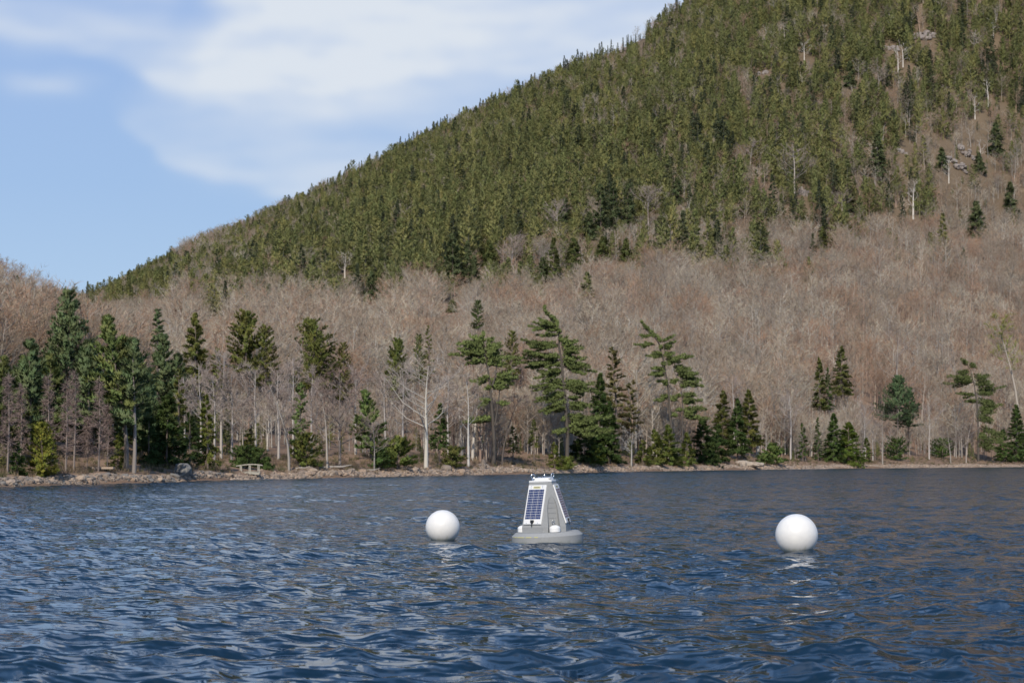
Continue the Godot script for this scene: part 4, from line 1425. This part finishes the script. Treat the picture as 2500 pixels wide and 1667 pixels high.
func build_hillside() -> void:
	var deep := Color(0.058, 0.074, 0.033)
	var green := Color(0.062, 0.075, 0.025)
	for q in [[1104, 574, 700, 62, "tall dark spruce at the lower forest edge above the forked pine", 0], [1140, 590, 690, 44, "dark spruce close right of the tall one at the lower forest edge", 0], [1157, 625, 695, 36, "short dark spruce below the forest edge pair", 0], [1194, 590, 660, 46, "rounded green spruce at the forest edge above the forked pine", 1],
		[1380, 484, 560, 44, "pointed dark spruce standing in grey bare trees above the tallest pine", 0], [1352, 582, 690, 44, "narrow bright-edged spruce at the forest edge above the tallest pine", 1], [1325, 630, 690, 40, "low dark spruce just left of the narrow edge spruce", 0], [1402, 585, 655, 50, "green spruce clump at the forest edge above the twin-stemmed pine", 1],
		[1468, 452, 580, 54, "tallest spire of the dark spruce stand in the middle slope", 0], [1500, 446, 570, 50, "second spire of the dark spruce stand in the middle slope", 0], [1535, 450, 560, 52, "blunt spruce closing the right of the dark spruce stand", 0], [1440, 520, 590, 44, "spruce at the left foot of the dark stand", 0], [1475, 580, 640, 50, "olive spruce below the dark stand", 1], [1530, 585, 640, 40, "small olive spruce below the right end of the dark stand", 1],
		[1656, 438, 500, 44, "lone round dark spruce above the bare woods", 0], [2084, 152, 216, 40, "lone broad dark spruce high on the right slope", 0], [2151, 322, 440, 50, "tall dark spruce beside the olive cedars on the right slope", 0], [2308, 362, 424, 40, "small round dark spruce below the rock slide", 0], [2400, 375, 424, 36, "small dark spruce right beside the rock slide", 0], [2442, 300, 390, 48, "bluish spruce above and right of the rock slide", 0],
		[2392, 494, 580, 58, "dark bushy spruce alone on the right bare slope", 0], [2476, 446, 530, 44, "narrow dark spruce near the right edge of the slope", 0], [1104, 734, 764, 34, "tiny olive conifer alone in the bare woods", 1], [2012, 555, 610, 34, "small spruce at the top of the right bare woods", 1], [515, 735, 775, 26, "small dark spruce at the lower forest edge on the left", 0], [905, 665, 740, 46, "dark ragged spruce at the lower forest edge, left of centre", 0]]:
		rng.seed = hash(q[4])
		var z := find_z(q[0], q[2])
		var foot := on_ground(q[0], z)
		var h := pt(q[0], q[1], z).y - foot.y
		var r: float = q[3] * 0.5 * z / F * 1.1
		big.append([q[0] - q[3] * 0.3, q[0] + q[3] * 0.3, q[2] - (q[2] - q[1]) * 0.35, z])
		tree_node("spruce", q[4], foot, conifer(h, r, 0.04, "spruce", shade([deep, green][q[5]], BRIGHT), 90, 9, 4, r * 0.3), M.bark, M.needle)
	for q in [[2216, 96, 170, 44, "bone-white forked dead tree high on the right slope"], [2204, 112, 180, 24, "bone-white leaning dead trunk beside the forked dead tree"], [2392, 225, 296, 40, "white dead tree with two prongs above the rock slide"], [2425, 190, 268, 30, "thin white dead trunk near the right edge high up"], [2325, 385, 450, 30, "white leaning trunk below the rock slide"], [2236, 435, 540, 44, "crooked white dead tree at the top of the right bare woods"], [2405, 340, 400, 24, "white trunk leaning over the rock slide"], [2440, 40, 100, 40, "pale dead tree near the top right corner"],
		[1972, 92, 150, 44, "pale dead tree by the small pale rock near the top"], [2156, 150, 225, 64, "grey fan-shaped bare tree on the upper right slope"], [1945, 340, 490, 90, "grey spreading bare tree among the olive cedars"], [1836, 322, 420, 110, "broad pinkish bare crown on the middle right slope"], [2062, 455, 530, 70, "fan-shaped pale bare tree at the edge of the olive cedars"], [1360, 480, 590, 80, "grey rounded bare tree beside the pointed dark spruce"], [1250, 560, 680, 80, "grey bare tree between the forest edge spruces"], [1585, 445, 560, 90, "wide grey bare tree above the twin-stemmed pine"], [840, 610, 680, 60, "silvery branched dead tree on the left of the forest edge"]]:
		rng.seed = hash(q[4])
		var z := find_z(q[0], q[2])
		var foot := on_ground(q[0], z)
		var h := pt(q[0], q[1], z).y - foot.y
		var dead: bool = "white" in q[4] or "dead" in q[4]
		var k := Color(0.62, 0.58, 0.52) if dead else Color(0.42, 0.38, 0.345)
		big.append([q[0] - q[3] * 0.25, q[0] + q[3] * 0.25, q[2] - (q[2] - q[1]) * (0.2 if dead else 0.45), z])
		tree_node("dead_tree" if dead else "bare_tree", q[4], foot, bare(h, q[3] * 0.5 * z / F, 0.3, 10 if dead else 20, 4 if dead else 9, 3 if dead else 10, k, k if dead else Color(0.34, 0.28, 0.245), Vector3(rng.randf_range(-0.08, 0.08) * h, 0, 0), h * (0.028 if dead else 0.018), 0.95, 0.03), M.bark, M.twig)
	for q in [[1505, 118, 1.6, 0.35, 9.0, "long bare granite ledge near the skyline"], [1560, 100, 1.2, 0.3, 6.0, "short bare granite ledge right of the long one at the skyline"], [1868, 182, 1.3, 0.8, 4.0, "small pale rock face among evergreens near the top"], [2265, 92, 2.0, 0.5, 9.0, "brownish sloping rock slab near the top right"], [2185, 122, 1.6, 0.4, 6.0, "lower tongue of bare rock left of the sloping slab"], [2340, 400, 2.2, 0.45, 7.0, "grey rock slide on the right slope"], [2365, 372, 1.8, 0.45, 5.0, "dark upper block of the rock slide"], [1968, 478, 1.0, 1.6, 3.0, "narrow pale rock chute below the olive cedars"], [2210, 375, 0.9, 0.9, 3.5, "small pale rock between the dark spruce and the rock slide"]]:
		var z := find_z(q[0], q[1])
		rng.seed = hash(q[5])
		var mb := MB.new()
		var foot := on_ground(q[0], z)
		for lump in 18:
			var one := stone(rng.randf_range(0.5, 1.0), rng.randf_range(0.6, 1.0), rng.randi() % 1000, Color(0.30, 0.262, 0.245).lerp(Color(0.38, 0.34, 0.315), rng.randf()))
			var off := Vector3(rng.randf_range(-0.5, 0.5) * q[4], 0, rng.randf_range(-1.0, 1.0) * q[2])
			off.y = ground(foot.x + off.x, -(foot.z + off.z)) - foot.y + 0.15
			var sc := Vector3(q[4] * 0.15, q[2] * rng.randf_range(0.9, 1.7) * maxf(q[3], 0.5), q[2] * 1.0)
			for i in one.v.size():
				one.v[i] = one.v[i] * sc + off
			for i in range(0, one.v.size(), 3):
				mb.tri(one.v[i], one.v[i + 1], one.v[i + 2], one.c[i])
		var o := part("granite_outcrop", mb.mesh(M.rock), self)
		o.position = foot
		var wide: float = q[4] * 0.45 / z * F
		big.append([q[0] - wide, q[0] + wide, q[1] + 4.0, z])
		tag(o, q[5], "rock")

# ---------------------------------------------------------------- the woods
func merged(built: Array, tmat: Material, cmat: Material) -> ArrayMesh:
	var am := ArrayMesh.new()
	built[0].add_to(am, tmat)
	built[1].add_to(am, cmat)
	return am

func build_woods() -> void:
	var white := Color(1, 1, 1)
	# six leafless trees and seven conifers, used again and again at different turns, sizes and tints
	var bares := []
	rng.seed = 300
	for q in 6:
		var bark := Color(1.45, 1.36, 1.25) if q % 3 else Color(2.1, 2.0, 1.85)
		var tw := Color(1.12, 0.92, 0.77)
		bares.append(bare(10.0, [2.3, 2.9, 1.9, 2.6, 2.2, 3.1][q], [0.35, 0.3, 0.45, 0.4, 0.25, 0.5][q], 16 if q % 3 else 9, 6 if q % 3 else 4, 8 if q % 3 else 3, bark, tw, Vector3([0.5, -0.6, 0.2, 0.9, -0.3, 0.0][q], 0, 0), 0.105 if q % 3 else 0.17, [1.3, 1.0, 1.5, 1.2, 1.4, 1.0][q], 0.014, 1.7))
	var fir := []
	for q in 7:
		rng.seed = 400 + q
		var style: String = ["spruce", "cedar", "spruce", "pine", "cedar", "spruce", "pine"][q]
		fir.append(conifer(7.0, [1.35, 1.75, 1.05, 2.1, 1.5, 1.7, 1.9][q], [0.06, 0.1, 0.1, 0.15, 0.15, 0.04, 0.2][q], style, white, 84, 6, 4, 0.38, Vector3.ZERO, Color(1.2, 1.05, 0.9), 0.08))
	var bare_spots := []
	var fir_spots := []
	rng.seed = 1234
	# leafless woods from the shore up to the foot of the mountain, with gaps in the evergreen above
	var tried := 0
	while tried < 62000:
		tried += 1
		var u := rng.randf_range(-0.34, 0.34)
		var px := 1250.0 + F * u
		var d := tab(SHORE, px)
		var zr := tab(RIDGE_Z, px)
		var z := sqrt(rng.randf()) * (zr + 14.0)
		if z < d + 6.0:
			continue
		var x := u * z
		var g := ground(x, z)
		var at := Vector3(x, g, -z)
		var py := proj(at).y
		var cl := clump.get_noise_2d(x, z)
		var edge := tab(FOOT_Y, px) + 30.0 + smoothstep(330.0, 500.0, px) * 12.0 + smoothstep(800.0, 1150.0, px) * 8.0 + smoothstep(1500.0, 1900.0, px) * 14.0 + cl * 130.0
		var mix := tab(MIX_Y, px) + cl * 60.0
		edge += smoothstep(300.0, 480.0, px) * smoothstep(1000.0, 850.0, px) * 22.0 + rng.randfn(0.0, 30.0)
		var green := clampf((edge - py) / maxf(edge - mix, 20.0), 0.0, 1.0)
		green = clampf(green * 1.15 + cl * 1.3 * (0.3 + 0.7 * green), 0.0, 1.0) if py < edge else 0.0
		if px < 420 and z < 460.0:
			green = 0.16 if cl > 0.0 and z < 310.0 else 0.03 if z < 310.0 else 0.0
		if py < edge and px > 1750:
			green *= 0.88
		if py < -70.0 and rng.randf() < 0.75:
			continue
		if rng.randf() < green * 0.80:
			if rng.randf() < 0.36:
				continue
			var h := rng.randf_range(0.45, 1.5) * lerpf(8.4, 5.8, clampf((z - 400.0) / 500.0, 0.0, 1.0))
			h *= 1.1
			if px < 420 and z < 460.0:
				h *= 0.34
			elif px < 850:
				h *= lerpf(0.5, 0.85, clampf((px - 200.0) / 500.0, 0.0, 1.0))
			if rng.randf() < 0.08:
				h *= 1.3
			if py > edge - 70.0 and px > 850.0:
				h *= rng.randf_range(1.0, 1.45)
			if hides(at, h, h * 0.15):
				continue
			fir_spots.append([at, h, px, py])
		else:
			var keep := 0.8 if z < 330.0 else 0.45
			if z > tab(FOOT_Z, px):
				keep = 0.6
			if rng.randf() > keep:
				continue
			var h := rng.randf_range(6.5, 11.5) * (0.75 if s_near(z, d) else 1.0)
			if z > tab(FOOT_Z, px):
				h *= 0.85
			if px < 420:
				h *= 0.52 if z < 140.0 else 0.42 if z < 330.0 else 0.55
			if hides(at, h, h * 0.22):
				continue
			bare_spots.append([at, h, px, py])
	# spires along the skyline
	var px0 := 196.0
	while px0 < 1665.0:
		var z := tab(RIDGE_Z, px0) + rng.randf_range(-6.0, 2.0)
		var at := on_ground(px0, z)
		var grp := clump.get_noise_1d(px0 * 1.1)
		fir_spots.append([at, (rng.randf_range(3.2, 5.6) if grp < 0.08 else rng.randf_range(5.0, 8.5)), px0, proj(at).y])
		px0 += rng.randf_range(6.0, 20.0)
	# undergrowth of short bare stems close to the water
	for q in 5200:
		var u := rng.randf_range(-0.31, 0.31)
		var px := 1250.0 + F * u
		var z := tab(SHORE, px) + rng.randf_range(5.0, 55.0)
		var at := on_ground(px, z)
		var h := rng.randf_range(2.5, 9.0 if px < 1100.0 else 7.0)
		if hides(at, h, h * 0.2):
			continue
		bare_spots.append([at, h, px, proj(at).y])
	# scrub on the open ground of the right slope
	for q in 9000:
		var px := rng.randf_range(1150.0, 2700.0)
		var zf := tab(FOOT_Z, px)
		var z := lerpf(zf - 60.0, tab(RIDGE_Z, px), pow(rng.randf(), 0.8))
		var at := on_ground(px, z)
		var py := proj(at).y
		if py < -40.0 or py < tab(MIX_Y, px) - 220.0:
			continue
		var h := rng.randf_range(1.6, 3.8)
		if rng.randf() < 0.25 and py < tab(FOOT_Y, px):
			fir_spots.append([at, h * 0.8, px, py])
		else:
			bare_spots.append([at, h, px, py])
	# low evergreens filling the gaps near the water, thickest under the left grove
	for q in 600:
		var px := rng.randf_range(-150.0, 2650.0)
		if q < 340:
			px = rng.randf_range(-150.0, 560.0)
		var z := tab(SHORE, px) + 4.0 + 34.0 * pow(rng.randf(), 1.6)
		var at := on_ground(px, z)
		var h := rng.randf_range(0.7, 2.6) * (1.7 if px < 560.0 else 1.0)
		if px > 570.0 and px < 660.0 and z < tab(SHORE, px) + 6.0:
			continue
		if hides(at, h, h * 0.2):
			continue
		fir_spots.append([at, h, px, proj(at).y])
	plant_bare(bares, bare_spots)
	plant_fir(fir, fir_spots)

func hides(at: Vector3, h: float, r: float) -> bool:   # would a tree here stand before one that stands out in the photograph?
	var z := -at.z
	var a := proj(at)
	var top := proj(at + Vector3(0, h, 0)).y
	var half := r / z * F
	for b in big:
		if z < b[3] + 1.5 and a.x + half > b[0] and a.x - half < b[1] and top < b[2] - 4.0:
			return true
	return false

func s_near(z: float, d: float) -> bool:
	return z < d + 20.0

func plant_bare(bares: Array, spots: Array) -> void:
	var tints := [Color(0.37, 0.343, 0.312), Color(0.325, 0.28, 0.24), Color(0.375, 0.315, 0.26), Color(0.48, 0.445, 0.395), Color(0.365, 0.262, 0.205), Color(0.305, 0.275, 0.25)]
	var said := ["grey", "brown-grey", "tan", "pale grey", "reddish", "dark grey"]
	spots.sort_custom(func(a, b): return a[1] / -a[0].z > b[1] / -b[0].z)
	var meshes := []
	var parts := []
	for b in bares:
		meshes.append(merged(b, M.bark, M.twig))
		parts.append([b[0].mesh(M.bark), b[1].mesh(M.twig)])
	var tint_t := []
	var tint_c := []
	for t in tints:
		var a: StandardMaterial3D = M.bark.duplicate()
		a.albedo_color = t.linear_to_srgb()
		tint_t.append(a)
		var c: StandardMaterial3D = M.twig.duplicate()
		c.albedo_color = t.linear_to_srgb()
		tint_c.append(c)
	var marks := [[100, "bright green bush"], [318, "two long grey trunks"], [448, "boulder"], [508, "yellow-green cedar"], [612, "footbridge"], [735, "feathery young pine"], [830, "reddish many-branched bare tree"], [1040, "white-trunked tree"], [1206, "forked pine"], [1385, "tallest pine"], [1541, "dead snag"], [1650, "twin-stemmed pine"], [1828, "pale ledge"], [2072, "broad green spruce pair"], [2190, "round bluish pine"], [2390, "dark spreading pine"]]
	var ord := ["nearest", "second", "third", "fourth", "fifth", "sixth", "seventh", "eighth", "ninth", "tenth", "eleventh", "twelfth", "thirteenth", "fourteenth", "fifteenth", "sixteenth", "seventeenth", "eighteenth", "nineteenth", "twentieth", "twenty-first", "twenty-second", "twenty-third", "twenty-fourth", "twenty-fifth", "twenty-sixth"]
	var single := []
	var xf := [[], [], [], [], [], []]
	var kol := [[], [], [], [], [], []]
	rng.seed = 777
	for s in spots:
		var kind := [1, 2, 4, 5, 1, 2, 4, 5, 0, 3][rng.randi() % 10] as int
		var tone := rng.randi() % 6
		var drift := clump.get_noise_2d(s[0].x * 1.6 + 500.0, s[0].z * 1.6)
		if drift > 0.14 and rng.randf() < 0.7:
			tone = [4, 1, 4, 2][rng.randi() % 4]
		elif drift < -0.14 and rng.randf() < 0.7:
			tone = [3, 0, 3, 5][rng.randi() % 4]
		var turn := rng.randf() * TAU
		var tall: float = s[1] / 10.0
		var wide := tall * rng.randf_range(0.85, 1.2)
		var basis := Basis(Vector3.UP, turn).scaled(Vector3(wide, tall, wide))
		if single.size() < 296 and s[2] > 2 and s[2] < 2498 and s[0].z > -420.0:
			single.append([s, kind, tone, basis])
		else:
			xf[kind].append(Transform3D(basis, s[0]))
			kol[kind].append(shade(tints[tone], rng.randf_range(0.72, 1.25)))
	# words that point each one out: its tone and its place in the row beside the nearest landmark
	single.sort_custom(func(a, b): return a[0][2] < b[0][2])
	var count := {}
	var named := []
	for q in single:
		var best := 0
		for m in marks.size():
			if absf(marks[m][0] - q[0][2]) < absf(marks[best][0] - q[0][2]):
				best = m
		named.append([absf(marks[best][0] - q[0][2]), q, best])
	named.sort_custom(func(a, b): return a[0] < b[0])
	for w in named:
		var q: Array = w[1]
		var side := "left" if q[0][2] < marks[w[2]][0] else "right"
		var key := "%s %s %s" % [said[q[2]], side, w[2]]
		var k: int = count.get(key, 0)
		count[key] = k + 1
		var label := "%s %s leafless tree %s of the %s" % [ord[mini(k, 25)], said[q[2]], side, marks[w[2]][1]]
		var o := thing("leafless_tree", label, "tree", q[0][0], "leafless trees behind the shore")
		part("trunk", parts[q[1]][0], o, tint_t[q[2]], Transform3D(q[3], Vector3.ZERO))
		part("crown", parts[q[1]][1], o, tint_c[q[2]], Transform3D(q[3], Vector3.ZERO))
	for k in 6:
		scatter("leafless_woods", "grey-brown leafless woods covering the lower slope", meshes[k], xf[k], kol[k])

func count_off(row: Array) -> void:   # row of [node, column, kind in the plural, place]: says which one by counting from the left
	row.sort_custom(func(a, b): return a[1] < b[1])
	var n := {}
	for q in row:
		var key: String = q[2] + q[3]
		var k: int = n.get(key, 0) + 1
		n[key] = k
		var end := "th"
		if k % 100 < 11 or k % 100 > 13:
			end = {1: "st", 2: "nd", 3: "rd"}.get(k % 10, "th")
		q[0].set_meta("label", "%s%s from left of the %s, %s" % [str(k), end, q[2], q[3]])

func plant_fir(fir: Array, spots: Array) -> void:
	var tints := [Color(0.205, 0.215, 0.082), Color(0.17, 0.185, 0.076), Color(0.092, 0.11, 0.057), Color(0.238, 0.24, 0.09), Color(0.18, 0.20, 0.075), Color(0.062, 0.078, 0.043)]
	var said := ["olive", "green", "dark green", "yellow-olive", "mid green", "blackish green"]
	var shapes := ["tapering", "rounded", "narrow", "loose", "rounded", "broad tapering", "loose"]
	spots.sort_custom(func(a, b): return a[1] / -a[0].z > b[1] / -b[0].z)
	var meshes := []
	var parts := []
	for b in fir:
		meshes.append(merged(b, M.bark, M.needle))
		parts.append([b[0].mesh(M.bark), b[1].mesh(M.needle)])
	var tint_t := []
	var tint_c := []
	for t in tints:
		var a: StandardMaterial3D = M.bark.duplicate()
		a.albedo_color = Color(0.1, 0.1, 0.1).linear_to_srgb()
		tint_t.append(a)
		var c: StandardMaterial3D = M.needle.duplicate()
		c.albedo_color = t.linear_to_srgb()
		tint_c.append(c)
	rng.seed = 888
	var xf := []
	var kol := []
	var row := []
	for k in 7:
		xf.append([])
		kol.append([])
	var count := 0
	for s in spots:
		var sky: bool = s[0].z < -tab(RIDGE_Z, s[2]) + 10.0 and s[2] < 1700
		var kind := rng.randi() % 7
		if sky:
			kind = [0, 2, 5][rng.randi() % 3]
		var cl := clump.get_noise_2d(s[0].x * 2.2, s[0].z * 2.2)
		var tone: int = [0, 3, 4, 1][rng.randi() % 4]
		if cl > 0.12 and rng.randf() < 0.6:
			tone = 3
		elif cl < -0.15 and rng.randf() < 0.5:
			tone = 4
		if kind in [0, 2, 5] and rng.randf() < 0.55 + cl:
			tone = [2, 5, 1][rng.randi() % 3]
		if sky:
			tone = [2, 5, 5][rng.randi() % 3]
		var tall: float = s[1] / 7.0
		var wide := tall * rng.randf_range(0.85, 1.25) * (0.7 if sky else 1.0)
		var basis := Basis(Vector3.UP, rng.randf() * TAU).scaled(Vector3(wide, tall, wide))
		if count < 296 and s[2] > 2 and s[2] < 2498 and s[3] > 6:
			count += 1
			var place := "skyline" if sky else "high slope" if s[3] < 350.0 else "middle slope" if s[3] < 600.0 else "at the lower edge of the evergreens"
			var part_of := "over left shore" if s[2] < 830 else "over the buoy" if s[2] < 1660 else "over right shore"
			var o := thing("evergreen_tree", "%s %s evergreen %s %s" % [said[tone], shapes[kind], place, part_of], "tree", s[0], "%s %s evergreens %s %s" % [said[tone], shapes[kind], place, part_of])
			row.append([o, s[2], "%s %s evergreens" % [said[tone], shapes[kind]], (place + " " + part_of).replace("at the lower edge of the evergreens", "lower edge")])
			part("trunk", parts[kind][0], o, tint_t[tone], Transform3D(basis, Vector3.ZERO))
			part("crown", parts[kind][1], o, tint_c[tone], Transform3D(basis, Vector3.ZERO))
		else:
			xf[kind].append(Transform3D(basis, s[0]))
			kol[kind].append(shade(tints[tone], rng.randf_range(0.82, 1.18)))
	count_off(row)
	for k in 7:
		scatter("evergreen_forest", "olive green evergreen forest covering the mountain", meshes[k], xf[k], kol[k])
